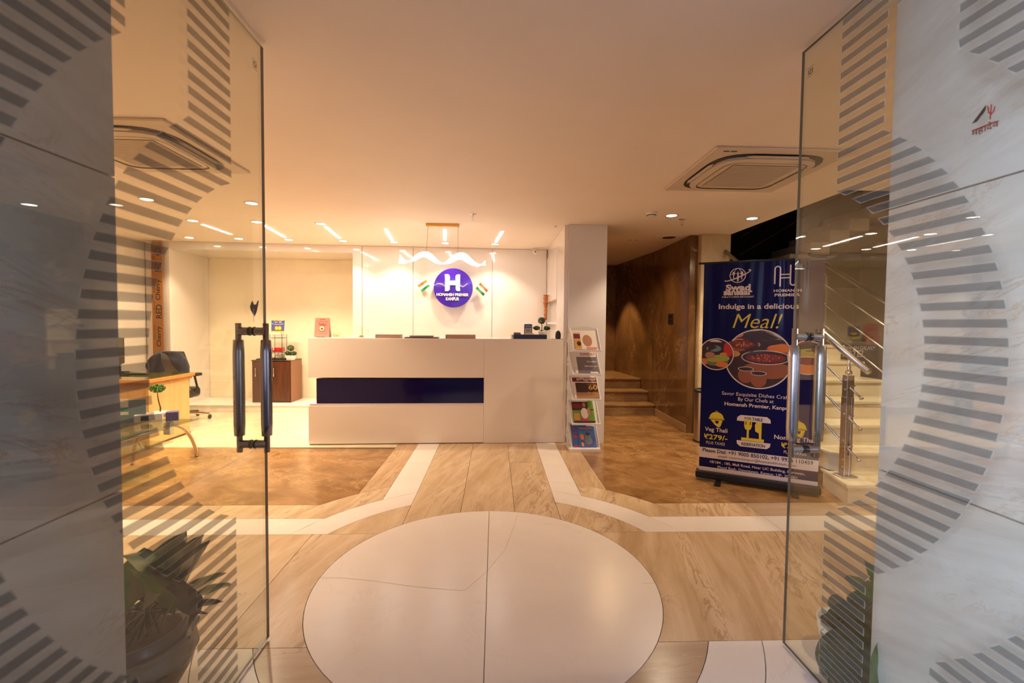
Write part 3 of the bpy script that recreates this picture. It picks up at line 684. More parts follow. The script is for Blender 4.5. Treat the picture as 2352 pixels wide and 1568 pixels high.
# ================================================================== ROUND SIGN AND FLAGS
ysg = ywall(-.9) - .10
c = ony(1041, 661, ysg); R_ = (ony(1086, 661, ysg).x - ony(996, 661, ysg).x) / 2
t = thing('round_sign', 'round violet hotel sign with white letter H on the back wall', 'sign', (c.x, ysg, c.z))
mk('disc', upright(xf(lathe([(.0001, -.03), (R_ - .006, -.03), (R_, -.024), (R_, .0), (R_ - .003, .004), (.0001, .004)], 72, False), (0, 0, 0))), M['signb'], t)
mk('standoff', upright(join(*[xf(tube([(0, 0, -.095), (0, 0, -.03)], .012, 8), (R_ * .6 * math.cos(a), R_ * .6 * math.sin(a), 0)) for a in (.8, 2.3, 3.9, 5.5)])), M['steel'], t)
def sg(px, py):  # pixel on the sign plane -> local XZ
    p = ony(px, py, ysg); return (p.x - c.x, p.z - c.z)
def art(pts, m_, nm, d=.010, parent=t, y0=-.004):
    q = [sg(*p) for p in pts]; return mk(nm, prismA(q, y0 - d, y0, 'y'), m_, parent)
hl = lambda pts: [sg(900 + a / 7.129, 500 + b_ / 7.129) for a, b_ in pts]
def hart(pts, nm='letter'):
    return mk(nm, prismA(hl(pts), -.018, -.005, 'y'), M['signw'], t)
hart([(870, 925), (920, 925), (940, 935), (950, 955), (950, 1022), (920, 1015), (890, 992), (873, 985)])
hart([(873, 992), (890, 1000), (920, 1022), (950, 1030), (1045, 1030), (1045, 960), (1055, 940), (1080, 930), (1118, 930), (1118, 1140), (1110, 1130), (1090, 1112), (1060, 1103), (950, 1103), (950, 1170), (940, 1190), (915, 1200), (873, 1200)])
hart([(1048, 1108), (1075, 1112), (1100, 1128), (1118, 1150), (1118, 1200), (1080, 1200), (1058, 1190), (1048, 1170)])
def signtext(s, x0, x1, y0, y1, z_off=-.02):
    a = sg(900 + x0 / 7.129, 500 + y0 / 7.129); b2 = sg(900 + x1 / 7.129, 500 + y1 / 7.129)
    vf = textvf(s, b2[0] - a[0], a[1] - b2[1], .018, .04)
    vf = ([Vector((v.x, v.y, v.z * .1)) for v in vf[0]], vf[1])
    mk('lettering', xf(upright(vf), ((a[0] + b2[0]) / 2, -.012, (a[1] + b2[1]) / 2)), M['signw'], t)
signtext('HOMANSH PREMIER', 735, 1255, 1232, 1285); signtext('KANPUR', 888, 1102, 1300, 1355)
M['lilac'] = mat('lilac_line', (.62, .45, .80), .4)
for k in range(3):
    pts = [(675 + (870 - 675) * i / 20, 1100 + k * 6 - 28 * math.sin((i / 20) * PI * 1.25 - .55 + k * .15)) for i in range(21)]
    mk('wave_line', tube([(p[0], -.007, p[1]) for p in hl(pts)], .0018, 5), M['lilac'], t)
    pts = [(1120 + (1240 - 1120) * i / 14, 1100 + k * 4 + 24 * math.sin((i / 14) * PI * 1.5 - .1)) for i in range(15)]
    mk('wave_line', tube([(p[0], -.007, p[1]) for p in hl(pts)], .0018, 5), M['lilac'], t)
for nm, cs, stick, lab in (('flag', [(415, 1105), (565, 1012), (628, 1118), (492, 1218)], [(560, 1015), (665, 1205)], 'tricolour paper flag tucked behind the left of the round sign'),
                           ('flag', [(1450, 1057), (1578, 1190), (1497, 1282), (1372, 1155)], [(1480, 1030), (1310, 1240)], 'tricolour paper flag tucked behind the right of the round sign')):
    cc = [ony(900 + a / 7.129, 500 + b2 / 7.129, ysg + .02) for a, b2 in cs]
    o = cc[0].copy(); ft = thing(nm, lab, 'flag', o, 0, 'small flags beside the sign')
    for k, mm_ in enumerate(('saff', 'wcloth', 'green')):
        def lp(a, b2, f_): return a + (b2 - a) * f_
        V = []
        if cs[0][0] < 1000: A0, A1, B0, B1 = cc[0], cc[1], cc[3], cc[2]
        else: A0, A1, B0, B1 = cc[0], cc[1], cc[3], cc[2]
        for i in range(9):
            u = i / 8
            a_ = lp(A0, A1, u); b3 = lp(B0, B1, u)
            w_ = .012 * math.sin(u * 7)
            V.append(lp(a_, b3, k / 3) - o + Vector((0, w_, 0))); V.append(lp(a_, b3, (k + 1) / 3) - o + Vector((0, w_, 0)))
        mk('stripe', (V, [[2 * i, 2 * i + 1, 2 * i + 3, 2 * i + 2] for i in range(8)]), M[mm_], ft)
    mid = sum(cc, Vector()) / 4 - o + Vector((0, -.012, 0))
    mk('wheel_emblem', xf(upright(lathe([(.008, 0), (.011, 0)], 16, False)), mid), M['violetp'], ft)
    sp_ = [ony(900 + a / 7.129, 500 + b2 / 7.129, ysg + .025) - o for a, b2 in stick]
    mk('stick', tube(sp_, .0022, 6), M['plast'], ft)
# CCTV dome
p = ony(1229, 578, 6.95)
t = thing('security_camera', 'small white dome security camera in the back right ceiling corner of reception', 'camera', p)
mk('base', xf(lathe([(.0001, 0), (.035, 0), (.035, .03), (.0001, .03)], 20, False), (.02, .06, .0), rx=0), M['plast'], t)
mk('dome', ball(.036, (0, 0, 0), (1, 1, 1), 18, 12), M['plast'], t, smooth=True)
mk('lens_window', ball(.016, (0, -.026, -.006), (1.1, .8, .7)), M['blackp'], t, smooth=True)
mk('cable', tube([(0, -.01, -.03), (-.006, -.01, -.06), (.005, -.01, -.085)], .0018, 6), M['plast'], t)
# carved wooden panel in the recess
p = onx(1250, 712, .78)
t = thing('carved_wooden_ornament', 'orange brown carved wooden ornament behind the reception cupboards', 'ornament', (.775, 7.0, 1.2))
z0_ = ony(1249, 735, 7.02).z; z1_ = ony(1249, 677, 7.02).z
pr = [(.001, z0_ - 1.2)]
for i in range(14):
    zz = z0_ + (z1_ - z0_) * i / 13 - 1.2; pr.append((.020 + .008 * (i % 2) + (.012 if i > 7 else 0), zz))
pr.append((.001, z1_ - 1.2 + .005))
mk('carved_body', lathe(pr, 14, False), M['carve'], t)
mk('ring', xf(upright(lathe([(.028, -.006), (.034, -.006), (.034, .006), (.028, .006), (.028, -.006)], 24, False)), (.022, -.02, z0_ - 1.2 + .12)), M['gold'], t)
mk('foot', bx(-.06, -.005, -.03, .03, z0_ - 1.2 - .012, z0_ - 1.2 + .02, .003), M['dwood'], t)

# ================================================================== RECEPTION COUNTER
A_ = onz(709, 1022); B_ = onz(1298.7, 1016.2); dirc = (B_ - A_); Lc = dirc.length; ang = math.atan2(dirc.y, dirc.x)
zt = 1.222
t = thing('reception_counter', 'long beige reception counter with a dark blue inset band', 'counter', A_, ang)
def czl(py, px=708): return (ony(px, py, A_.y).z)
za, zb, zc_, zd = czl(927), czl(869), czl(932), czl(867)
xr = (ony(1111, 900, A_.y + .06).x - A_.x)
mk('plinth', bx(.004, Lc - .06, .015, .70, .0, .012), M['joint'], t)
mk('lower_panel', bx(0, xr + .002, 0, .70, .012, zc_, .002, 1), M['counter'], t)
mk('upper_panel', bx(-.002, xr + .002, 0, .70, zd, zt - .001, .002, 1), M['counter'], t)
mk('end_panel', join(bx(xr + .003, Lc, 0, .015, .004, zt - .001, .001, 1), bx(xr + .003, Lc - .06, .0152, .70, .004, zt - .001)), M['counter'], t)
mk('inset_ledge', bx(.012, xr + .001, .002, .60, zc_ + .001, za - .001), M['bwhite'], t)
mk('blue_panel', bx(.085, xr + .001, .012, .62, za, zb, .002, 1), M['blue'], t)
mk('countertop', bx(.0, Lc - .055, .004, .70, zt - .001, zt + .004, .001, 1), M['lam'], t)
zct = zt + .0045
cR = Matrix.Rotation(ang, 3, 'Z')
def cw(px, back, z=None):
    """point on the counter top seen at column px, `back` metres behind the front"""
    n_ = cR @ Vector((0, 1, 0)); p = onpl(px, 776, A_ + n_ * back, n_); return Vector((p.x, p.y, zct if z is None else z))
KPX = lambda n_, y=5.4: n_ * y / f_px      # pixel length -> metres at depth y
# tent card
p = cw(738.5, .12); wq, hq = KPX(32.5), KPX(43)
t = thing('menu_card', 'pink tent menu card standing at the left end of the counter', 'menu card', p, ang)
mk('front_leaf', ([(-wq / 2 - .001, 0, 0), (wq / 2 + .001, 0, 0), (wq / 2 - .002, .04, hq), (-wq / 2 + .002, .04, hq), (-wq / 2, .0015, 0), (wq / 2, .0015, 0), (wq / 2 - .002, .0415, hq), (-wq / 2 + .002, .0415, hq)], [[0, 1, 2, 3], [7, 6, 5, 4], [0, 4, 5, 1], [1, 5, 6, 2], [2, 6, 7, 3], [3, 7, 4, 0]]), M['pink'], t)
mk('back_leaf', ([(-wq / 2, .082, 0), (wq / 2, .082, 0), (wq / 2 - .002, .042, hq), (-wq / 2 + .002, .042, hq)], [[3, 2, 1, 0]]), M['paper'], t)
mk('base_clip', bx(-wq * .36, wq * .2, -.004, .03, 0, .004), M['blackp'], t)
def card(vf, z, d=.0012): # put flat art on the tilted front leaf
    k = .04 / hq; return ([Vector((v[0], (z + v[1]) * k - d, z + v[1])) for v in vf[0]],) + tuple(vf[1:])
mk('lettering', card(textvf('Chef & Restaurant Combos', wq * .8, .008, .0), hq * .82), M['maroon'], t)
mk('lettering', card(textvf('THALI', wq * .52, .028, .01), hq * .66), M['maroon'], t)
mk('lettering', card(textvf('Multi Cuisine Dining', wq * .56, .006), hq * .18), M['maroon'], t)
mk('lettering', card(textvf('HOMANSH PREMIER', wq * .38, .008, .02), hq * .93), M['maroon'], t)
bw = mk('bowl_picture', card(disc(.034, 28), hq * .44), M['dbrown'], t)
mk('food_picture', card(xf(disc(.029, 24), (0, .002, 0)), hq * .44, .0018), M['paper'], t)
mk('food_picture', card(join(*[xf(disc(.007, 8), (math.cos(k * 1.3) * .013, math.sin(k * 1.3) * .012, 0)) for k in range(5)]), hq * .44, .0024), M['ochre'], t)
mk('food_picture', card(xf(disc(.009, 10), (0, .0, 0)), hq * .44, .003), M['dred'], t)
# glass jar with lid
p = cw(772.5, .2); t = thing('glass_jar', 'lidded clear glass jar with sweets beside the pink menu card', 'jar', p)
mk('bowl', lathe([(.045, 0), (.054, .006), (.057, .03), (.055, .048), (.052, .048), (.053, .03), (.050, .008), (.001, .005)], 26, False), M['cglass'], t, smooth=True)
mk('lid', lathe([(.058, .049), (.054, .062), (.036, .076), (.014, .084), (.008, .092), (.011, .100), (.007, .112), (.0005, .130)], 26, False), M['cglass'], t, smooth=True)
mk('sweets', join(*[ball(.009, (math.cos(k) * .024, math.sin(k) * .024, .014 + .008 * (k % 2)), n=8, k=6) for k in range(9)]), M['lime'], t, kind='stuff')
# business card rest
p = cw(790, .25); t = thing('card_stack', 'small stack of pale cards right of the lidded glass jar', 'cards', p, ang)
mk('card_pile', bx(-.03, .03, -.02, .02, 0, .016, .001), M['paper'], t)
# glass globe
p = cw(830, .2); t = thing('glass_globe', 'clear glass globe vase with stones in the bottom', 'vase', p)
rg = KPX(16)
mk('globe', lathe([(rg * math.sin(a), .072 - .078 * math.cos(a)) for a in [.45 + (PI - .85) * i / 16 for i in range(17)]], 30, False), M['cglass'], t, smooth=True)
mk('stones', join(*[ball(.008, (math.cos(k * 2.4) * .008 * (k % 4), math.sin(k * 2.4) * .008 * (k % 4), .010 + .003 * (k % 3)), n=7, k=5) for k in range(14)]), M['olive'], t, kind='stuff')
mk('sand_bed', lathe([(.0001, .003), (.028, .003), (.034, .008), (.0001, .010)], 20, False), M['tan'], t)
# registers
def book(px, w, h, back, name, label, cov, tilt, pages='paper', depth=.2):
    p = cw(px, back); b = thing(name, label, 'book', p, ang + tilt)
    w, h = KPX(w), KPX(h)
    mk('page_block', bx(-w / 2 + .006, w / 2 - .003, .003, depth - .003, .003, h - .003), M[pages], b)
    mk('cover', join(bx(-w / 2, w / 2, 0, depth, h - .003, h, .001, 1), bx(-w / 2, w / 2, 0, depth, 0, .003, .001, 1), bx(-w / 2 - .001, -w / 2 + .004, 0, depth, .001, h - .001)), cov, b)
M['regp'] = mat('pink_grey_cover', (.42, .20, .17), .5); M['regpg'] = mat('edge_sprayed_pages', (.52, .34, .27), .7)
M['paper2'] = M['regpg']
book(891, 54, 7.5, .02, 'register_book', 'thin pinkish register lying on the counter beside the glass globe', M['regp'], .02, 'paper2')
book(1058, 67, 8.5, .01, 'register_book', 'thick pinkish register lying right of the black folder on the counter', M['regp'], -.01, 'paper2')
p = cw(967, .02); t = thing('black_folder', 'flat black folder on the counter under a grey notepad', 'folder', p, ang)
mk('cover', bx(-KPX(37), KPX(37), 0, .22, 0, .011, .003), M['blackp'], t)
p2 = p + Vector((0, .03, .0112)); t = thing('notepad', 'grey pink notepad lying on the black folder', 'notepad', p2, ang)
mk('page_block', bx(-KPX(26), KPX(24), 0, .16, 0, .014), M['regpg'], t); mk('cover', bx(-KPX(27), KPX(25), -.002, .162, .014, .018, .001, 1), M['regp'], t)
# payment machine / black long box with items
p = cw(1216, .06); t = thing('black_document_tray', 'long navy black box with a white end at the right of the counter', 'box', p, ang)
hb = KPX(9.8)
mk('body', bx(-KPX(36.5), KPX(40.5), 0, .16, 0, hb, .003), M['navy'], t)
mk('white_end', bx(-KPX(41), -KPX(36.6), .002, .158, 0, hb * .98, .002), M['plast'], t)
mk('socket', bx(-KPX(40), -KPX(39), .0005, .002, hb * .45, hb * .8), M['blackp'], t)
def trayp(px, back, z=hb): q = cw(px, .06 + back); q.z = zct + z + .0003; return q
q = trayp(1188.5, .03); t = thing('card_machine', 'small grey card machine lying on the left of the navy box', 'card machine', q, ang)
mk('body', prismA([(-KPX(8), 0), (KPX(8.5), 0), (KPX(6.5), KPX(4.5)), (-KPX(8), KPX(4.5))], 0, .10, 'y'), M['grey'], t)
q = trayp(1213, .05, hb + .0); t = thing('payment_sign', 'small blue payment sign with a pale square standing on the navy box', 'sign', q, ang)
ww, hh = KPX(9.2), KPX(24)
rr = []
for cx_, cz_, a0_ in ((ww - .012, 0.0, 0), (ww - .012, hh - .012, 0), (-ww + .012, hh - .012, PI / 2)):
    if cz_ == 0.0: rr += [(-ww, 0), (ww, 0)]
    else: rr += [(cx_ + .012 * math.cos(a0_ + PI / 2 * i / 5), cz_ + .012 * math.sin(a0_ + PI / 2 * i / 5)) for i in range(6)]
mk('backplate', prismA(rr, 0, .012, 'y'), M['navy'], t)
mk('blue_print', bx(-ww + .008, ww - .008, -.001, .0, hh * .60, hh - .010), M['sky'], t)
mk('white_square', bx(-ww + .010, ww - .010, -.001, .0, .022, hh * .58), M['paper'], t)
mk('print_line', xf(upright(textvf('PAYMENT HERE', ww * 1.5, .007, .03)), (0, -.0015, hh * .79)), M['paper'], t)
mk('print_line', xf(upright(textvf('PAY', ww * .6, .007, .03)), (0, -.0015, hh * .88)), M['red'], t)
mk('grey_square', bx(-ww + .017, ww - .017, -.0016, -.0005, .032, hh * .52), mat('faded_print', (.30, .24, .19), .6, noise=.4, nscale=300), t)
q = trayp(1217, .005); t = thing('pen_rest', 'slim cream note block in front of the blue payment sign', 'note block', q, ang)
mk('paper_block', bx(-KPX(11), KPX(10), 0, .035, 0, KPX(3.2), .002), M['paper'], t)
def topiary(name, loc, s, label, crowns, potm, pw, ph_, grp=None):
    t = thing(name, label, 'plant', loc)
    # tapered square pot
    a, b2 = pw / 2, pw / 2 * .78
    V = [(-b2, -b2, 0), (b2, -b2, 0), (b2, b2, 0), (-b2, b2, 0), (-a, -a, ph_), (a, -a, ph_), (a, a, ph_), (-a, a, ph_), (-a * .88, -a * .88, ph_), (a * .88, -a * .88, ph_), (a * .88, a * .88, ph_), (-a * .88, a * .88, ph_), (-a * .85, -a * .85, ph_ * .85), (a * .85, -a * .85, ph_ * .85), (a * .85, a * .85, ph_ * .85), (-a * .85, a * .85, ph_ * .85)]
    F = [[0, 3, 2, 1]] + [[i, (i + 1) % 4, 4 + (i + 1) % 4, 4 + i] for i in range(4)] + [[4 + i, 4 + (i + 1) % 4, 8 + (i + 1) % 4, 8 + i] for i in range(4)] + [[8 + i, 8 + (i + 1) % 4, 12 + (i + 1) % 4, 12 + i] for i in range(4)] + [[12, 13, 14, 15]]
    mk('pot', (V, F), potm, t)
    top = max(c_[2] for c_ in crowns)
    tr = [tube([(0, 0, ph_ * .8), (.003, 0, (ph_ + top) / 2), (0, 0, top)], [.006 * s, .005 * s, .003 * s], 7)]
    V = []; F = []
    for (cx_, cy_, cz_, rx_, rz_) in crowns:
        if abs(cx_) > .01: tr.append(tube([(0, 0, ph_ + .01), (cx_ * .5, cy_ * .5, ph_ + (cz_ - ph_) * .45), (cx_, cy_, cz_)], [.005 * s, .004 * s, .003 * s], 6))
        for k in range(int(260)):
            d = Vector((random.gauss(0, 1), random.gauss(0, 1), random.gauss(0, 1))).normalized() * random.uniform(.45, 1) ** .5
            p = Vector((cx_ + d.x * rx_, cy_ + d.y * rx_, cz_ + d.z * rz_)); e = .011 * s * random.uniform(.7, 1.3)
            a1 = Vector((random.uniform(-1, 1), random.uniform(-1, 1), random.uniform(-1, 1))).normalized(); a2 = a1.orthogonal().normalized()
            n0 = len(V); V += [p - a1 * e, p + a2 * e * .45, p + a1 * e, p - a2 * e * .45]; F.append([n0, n0 + 1, n0 + 2, n0 + 3])
    mk('trunk', join(*tr), M['dwood'], t); mk('foliage', (V, F), M['topi'], t, kind='stuff')
    mk('soil', ([(-a * .86, -a * .86, ph_ * .9), (a * .86, -a * .86, ph_ * .9), (a * .86, a * .86, ph_ * .9), (-a * .86, a * .86, ph_ * .9)], [[0, 1, 2, 3]]), M['soil'], t)
    return t
q = trayp(1244, .055)
u = KPX(1)
topiary('topiary_plant', q, 1.0, 'small artificial topiary plant on the navy box at the counter end', [(0, 0, 32 * u, 8.5 * u, 8 * u), (-12 * u, 0, 15 * u, 8 * u, 4.5 * u), (12 * u, 0, 15 * u, 7.5 * u, 4.5 * u)], M['wpot'], 16.5 * u, 7.5 * u)
# black webcam-like gadget on a card
q = cw(1282, .08); t = thing('desk_card', 'thin cream card lying at the far right of the counter', 'card', q, ang); mk('paper_sheet', bx(-KPX(16), KPX(15), -.01, .07, 0, .004), M['paper'], t)
q = q + Vector((0, .01, .0045)); t = thing('perfume_bottle', 'small black rounded ornament on the card at the counter end', 'ornament', q)
mk('body', lathe([(.0001, 0), (.030, 0), (.034, .02), (.034, .055), (.026, .082), (.010, .095), (.0001, .098)], 18, False), M['blackp'], t, smooth=True)
mk('arm', tube([(-.012, -.012, .05), (-.030, -.02, .075), (-.012, -.012, .090), (.01, 0, .094)], .006, 8), M['steeld'], t, smooth=True)

# ================================================================== MAGAZINE RACK
p0 = onz(1310, 1030); p1 = onz(1380, 1034)
rk = Vector(((p0.x + p1.x) / 2 - .01, 5.05, 0)); wr = .33
t = thing('magazine_rack', 'white folding magazine rack with five tiers standing against the white column', 'rack', rk, 0)
M['rackw'] = mat('rack_white', (.74, .70, .68), .35)
mk('base_plate', bx(-wr / 2 - .025, wr / 2 - .01, -.13, .16, 0, .035, .003), M['rackw'], t)
def rz_(py): return ony(1345, py, 5.02).z
tiers = [(757, 804), (809, 858), (864, 915), (920, 971), (973, 1026)]
yT_, yB_ = .03, -.07
shl = [-.020, -.012, -.008, -.005, 0]
for k, (a, b2) in enumerate(tiers):
    ztop, zbot = rz_(a), rz_(b2); w = wr * (.92 if k == 0 else .94) ; x0_, x1_ = -w / 2 - .02, w / 2 - .02
    sh = .05
    # side rails lean outward towards the viewer
    for xx, nm in ((x0_, 'rail'), (x1_, 'rail')):
        mk('side_rail', tube([(xx - .01, yT_, ztop + (.015 if k == 0 else 0)), (xx + .022, yB_, zbot)], .0075, 6), M['rackw'], t)
    mk('shelf_lip', bx(x0_ + .016, x1_ + .03, yB_ - .012, yB_ + .02, zbot - .014, zbot + .006, .002), M['rackw'], t)
    bp = [(x0_ - .004, yT_, ztop), (x1_ - .012, yT_, ztop), (x1_ + .018, yB_ + .012, zbot), (x0_ + .026, yB_ + .012, zbot)]
    bp2 = [(q_[0], q_[1] + .004, q_[2]) for q_ in bp]
    mk('backing_sheet', (bp + bp2, [[3, 2, 1, 0], [4, 5, 6, 7], [0, 1, 5, 4], [1, 2, 6, 5], [2, 3, 7, 6], [3, 0, 4, 7]]), M['rackw'], t)
    if k == 0:
        ar = [(x0_ - .016, ztop + .012)] + [(x0_ + (x1_ - x0_) * i / 10 - .010, ztop + .012 + .022 * math.sin(PI * i / 10)) for i in range(11)] + [(x1_ - .01, ztop - .02), (x0_ - .01, ztop - .02)]
        mk('arched_header', prismA(ar, yT_ - .004, yT_ + .006, 'y'), M['rackw'], t)
    mk('folding_brace', tube([(x0_ - .012, yT_, ztop), (x0_ - .022, .12, (ztop + zbot) / 2), (x0_ + .005, .06, zbot - .01)], .0045, 6), M['rackw'], t)
    mk('folding_brace', tube([(x0_ - .022, .12, (ztop + zbot) / 2 + .0), (x1_ - .01, .12, (ztop + zbot) / 2)], .0045, 6), M['rackw'], t)
mk('rear_post', join(tube([(-wr / 2 - .045, .12, .035), (-wr / 2 - .045, .12, rz_(780))], .006, 6), tube([(wr / 2 - .04, .12, .035), (wr / 2 - .04, .12, rz_(780))], .006, 6)), M['rackw'], t)
def magazine(k, label, base, fx0, fx1, arts, name='magazine', off=0, fz=(0.02, .98)):
    a, b2 = tiers[k]; ztop, zbot = rz_(a), rz_(b2) + .006; w = wr * .93
    def P(u, v, d=0):  # u 0..1 left-right, v 0..1 bottom-top on the tier plane
        v = fz[0] + (fz[1] - fz[0]) * v; u = fx0 + (fx1 - fx0) * u
        x = (-w / 2 - .02) + u * (w - .012) + (1 - v) * .024 + .006 ; y = yB_ + (yT_ - yB_) * v - .004 - off - d + .010; z = zbot + (ztop - zbot) * v
        return Vector((x, y, z))
    o = rk + P(.5, 0); g = thing(name, label, 'magazine', o, 0, 'magazines in the white rack')
    def LP(u, v, d=0): return P(u, v, d) - P(.5, 0)
    V = [LP(0, 0), LP(1, 0), LP(1, 1), LP(0, 1), LP(0, 0, .004), LP(1, 0, .004), LP(1, 1, .004), LP(0, 1, .004)]
    mk('cover', (V, [[0, 1, 2, 3][::-1], [4, 5, 6, 7], [0, 1, 5, 4], [1, 2, 6, 5], [2, 3, 7, 6], [3, 0, 4, 7]][0:]), base, g)
    for j, it in enumerate(arts):
        d = .0048 + .0006 * j
        if it[0] == 'r': _, u0, u1, v0, v1, m_ = it; mk('print', ([LP(u0, v0, d), LP(u1, v0, d), LP(u1, v1, d), LP(u0, v1, d)], [[0, 1, 2, 3]]), M[m_], g)
        elif it[0] == 'e':
            _, cu, cv, ru, rv, m_ = it; mk('print', ([LP(cu + ru * math.cos(2 * PI * i / 20), cv + rv * math.sin(2 * PI * i / 20), d) for i in range(20)], [list(range(20))]), M[m_], g)
        elif it[0] == 't':
            _, s_, u0, u1, v0, v1, m_ = it; tv = textvf(s_, u1 - u0, v1 - v0, .02); mk('lettering', ([LP(v.x + (u0 + u1) / 2, v.y + (v0 + v1) / 2, d) for v in tv[0]], tv[1]), M[m_], g)
M['gloss'] = mat('glossy_cover', (.62, .46, .34), .12, coat=.6)
magazine(0, 'glossy bright magazine in the top tier of the white rack', M['gloss'], .06, .88, [('r', 0, .35, .55, .8, 'maroon'), ('r', .0, .3, .05, .5, 'ochre'), ('e', .2, .3, .1, .12, 'dbrown'), ('r', .3, 1, .0, .95, 'paper'), ('e', .6, .45, .22, .3, 'skin'), ('r', .5, 1, .02, .12, 'pink')])
magazine(1, 'folded newspaper with a red SUNDAY heading in the second tier', M['paper'], .08, .95, [('r', .12, 1.0, 0, .78, 'grey'), ('t', 'SUNDAY', .30, .98, .86, .98, 'red'), ('t', "Google's", .55, .98, .50, .60, 'paper'), ('t', "Magic that's here", .44, .98, .28, .38, 'paper'), ('t', 'Learn more', .42, .8, .18, .24, 'steelblue'), ('r', .64, .98, .0, .07, 'paper')], 'newspaper')
magazine(2, 'newspaper with a maroon band and gold 60 in the middle tier', M['paper'], .06, .98, [('r', .0, 1, .74, .95, 'maroon'), ('t', 'हिन्दुस्त', .16, .98, .77, .93, 'paper'), ('r', .10, 1, 0, .70, 'dbrown'), ('r', .10, 1, 0, .26, 'tan'), ('t', '60', .62, 1.0, .38, .60, 'ochre'), ('t', 'Celebrating', .60, .98, .61, .66, 'ochre'), ('t', 'Anokhi', .54, .96, .20, .30, 'ochre')], 'newspaper')
magazine(3, 'colourful magazine with a woman in white on a garden cover, fourth tier', M['grass'], .04, .86, [('r', 0, 1, .55, 1, 'dbrown'), ('r', .75, 1, .6, 1, 'grass'), ('r', 0, 1, .0, .08, 'dbrown'), ('r', 0, .5, .66, .85, 'maroon'), ('r', .38, .70, .08, .22, 'magenta'), ('e', .55, .42, .17, .24, 'paper'), ('e', .76, .5, .08, .18, 'skin'), ('e', .58, .80, .10, .14, 'dbrown'), ('e', .57, .80, .075, .11, 'skin'), ('r', .04, .32, .12, .42, 'ochre')])
magazine(4, 'blue magazine with a painted blue deity in the bottom tier, standing in front', M['sky'], .26, .92, [('e', .55, .30, .36, .30, 'violetp'), ('e', .56, .32, .24, .17, 'steelblue'), ('e', .56, .50, .17, .15, 'steelblue'), ('e', .56, .64, .13, .07, 'dbrown'), ('e', .50, .52, .03, .018, 'ink'), ('e', .62, .52, .03, .018, 'ink'), ('e', .56, .43, .05, .014, 'red'), ('t', 'कल्याण', .12, .9, .84, .94, 'orange'), ('e', .22, .50, .11, .14, 'orange'), ('e', .2, .16, .08, .10, 'pink')], off=.012, fz=(.0, .86))
magazine(4, 'dark blue magazine half hidden behind the deity magazine in the bottom tier', M['sky'], .02, .62, [('r', 0, .5, .55, .9, 'violetp'), ('r', .1, .4, .4, .5, 'red'), ('r', .05, .45, .02, .08, 'red')], off=.002, fz=(0, .95))

# ================================================================== ROLL-UP BANNER
bl = onz(1600, 1098); br = onz(1881, 1140)
d_ = (br - bl); Wb = d_.length; ab = math.atan2(d_.y, d_.x); nb = Vector((math.sin(ab), -math.cos(ab), 0))
t = thing('rollup_banner', 'tall blue roll up restaurant banner standing left of the staircase', 'banner', bl, ab)
Rb = Matrix.Rotation(-ab, 3, 'Z')
def bp_(px, py, d=0.0):
    p = onpl(px, py, bl, nb) - bl; q = Rb @ p; return Vector((q.x, q.y - d, q.z))
hB = bp_(1615, 604).z; uL = .018; uR = Wb - .012
mk('base_cassette', bx(-.01, Wb + .01, -.045, .055, .022, .085, .012, 3), M['blackm'], t)
for xx in (.16, Wb - .20): mk('foot', bx(xx, xx + .045, -.15, .15, 0, .021, .004), M['blackm'], t)
mk('top_bar', bx(-.03, Wb - .002, -.006, .014, hB - .012, hB + .006, .004), M['blackm'], t)
mk('pole', tube([(Wb / 2, .03, .08), (Wb / 2, .02, hB)], .009, 8), M['steel'], t)
# the printed sheet with gentle vertical creases
NX, NZ = 90, 70; V = []; F = []
zb0 = .085; zs = hB - .012
def crease(u, v):
    a = max(0, v - .45) / .55
    return (.0045 * a * math.sin(u * 34 + 3 * v) + .003 * a * math.sin(u * 71 - 6 * v + 1.3) + .0025 * math.sin(u * 9 + 2 * v)) * .45 + .005 * a * math.exp(-((u - .68 - .10 * (1 - v)) / .025) ** 2) + .006 * a * math.exp(-((u - .88 - .06 * (1 - v)) / .02) ** 2) - .005 * a * math.exp(-((u - .08) / .025) ** 2)
for j in range(NZ + 1):
    for i in range(NX + 1):
        u, v = i / NX, j / NZ; V.append((uL + (uR - uL) * u, -crease(u, v), zb0 + (zs - zb0) * v))
for j in range(NZ):
    for i in range(NX):
        a = j * (NX + 1) + i; F.append([a, a + 1, a + NX + 2, a + NX + 1])
sheet = mk('printed_sheet', (V, F), M['band'], t, smooth=True)
def surf(x, z, d):
    u = (x - uL) / (uR - uL); v = (z - zb0) / (zs - zb0); return Vector((x, -crease(u, v) - d, z))
def bclip(pts, x0=None, x1=None):
    x0 = uL if x0 is None else x0; x1 = uR if x1 is None else x1
    def cl_(P, ins, itx):
        o = []
        for i in range(len(P)):
            a, b2 = P[i - 1], P[i]
            if ins(b2):
                if not ins(a): o.append(itx(a, b2))
                o.append(b2)
            elif ins(a): o.append(itx(a, b2))
        return o
    P = cl_(pts, lambda p: p[0] >= x0, lambda a, b2: (x0, a[1] + (b2[1] - a[1]) * (x0 - a[0]) / (b2[0] - a[0])))
    if P: P = cl_(P, lambda p: p[0] <= x1, lambda a, b2: (x1, a[1] + (b2[1] - a[1]) * (x1 - a[0]) / (b2[0] - a[0])))
    return P
def bpoly(pts, m_, d=.0015, nm='print', par=None):
    P = bclip(pts)
    if len(P) < 3: return
    return mk(nm, ([surf(p[0], p[1], d) for p in P], [list(range(len(P)))]), M[m_] if isinstance(m_, str) else m_, par or sheet)
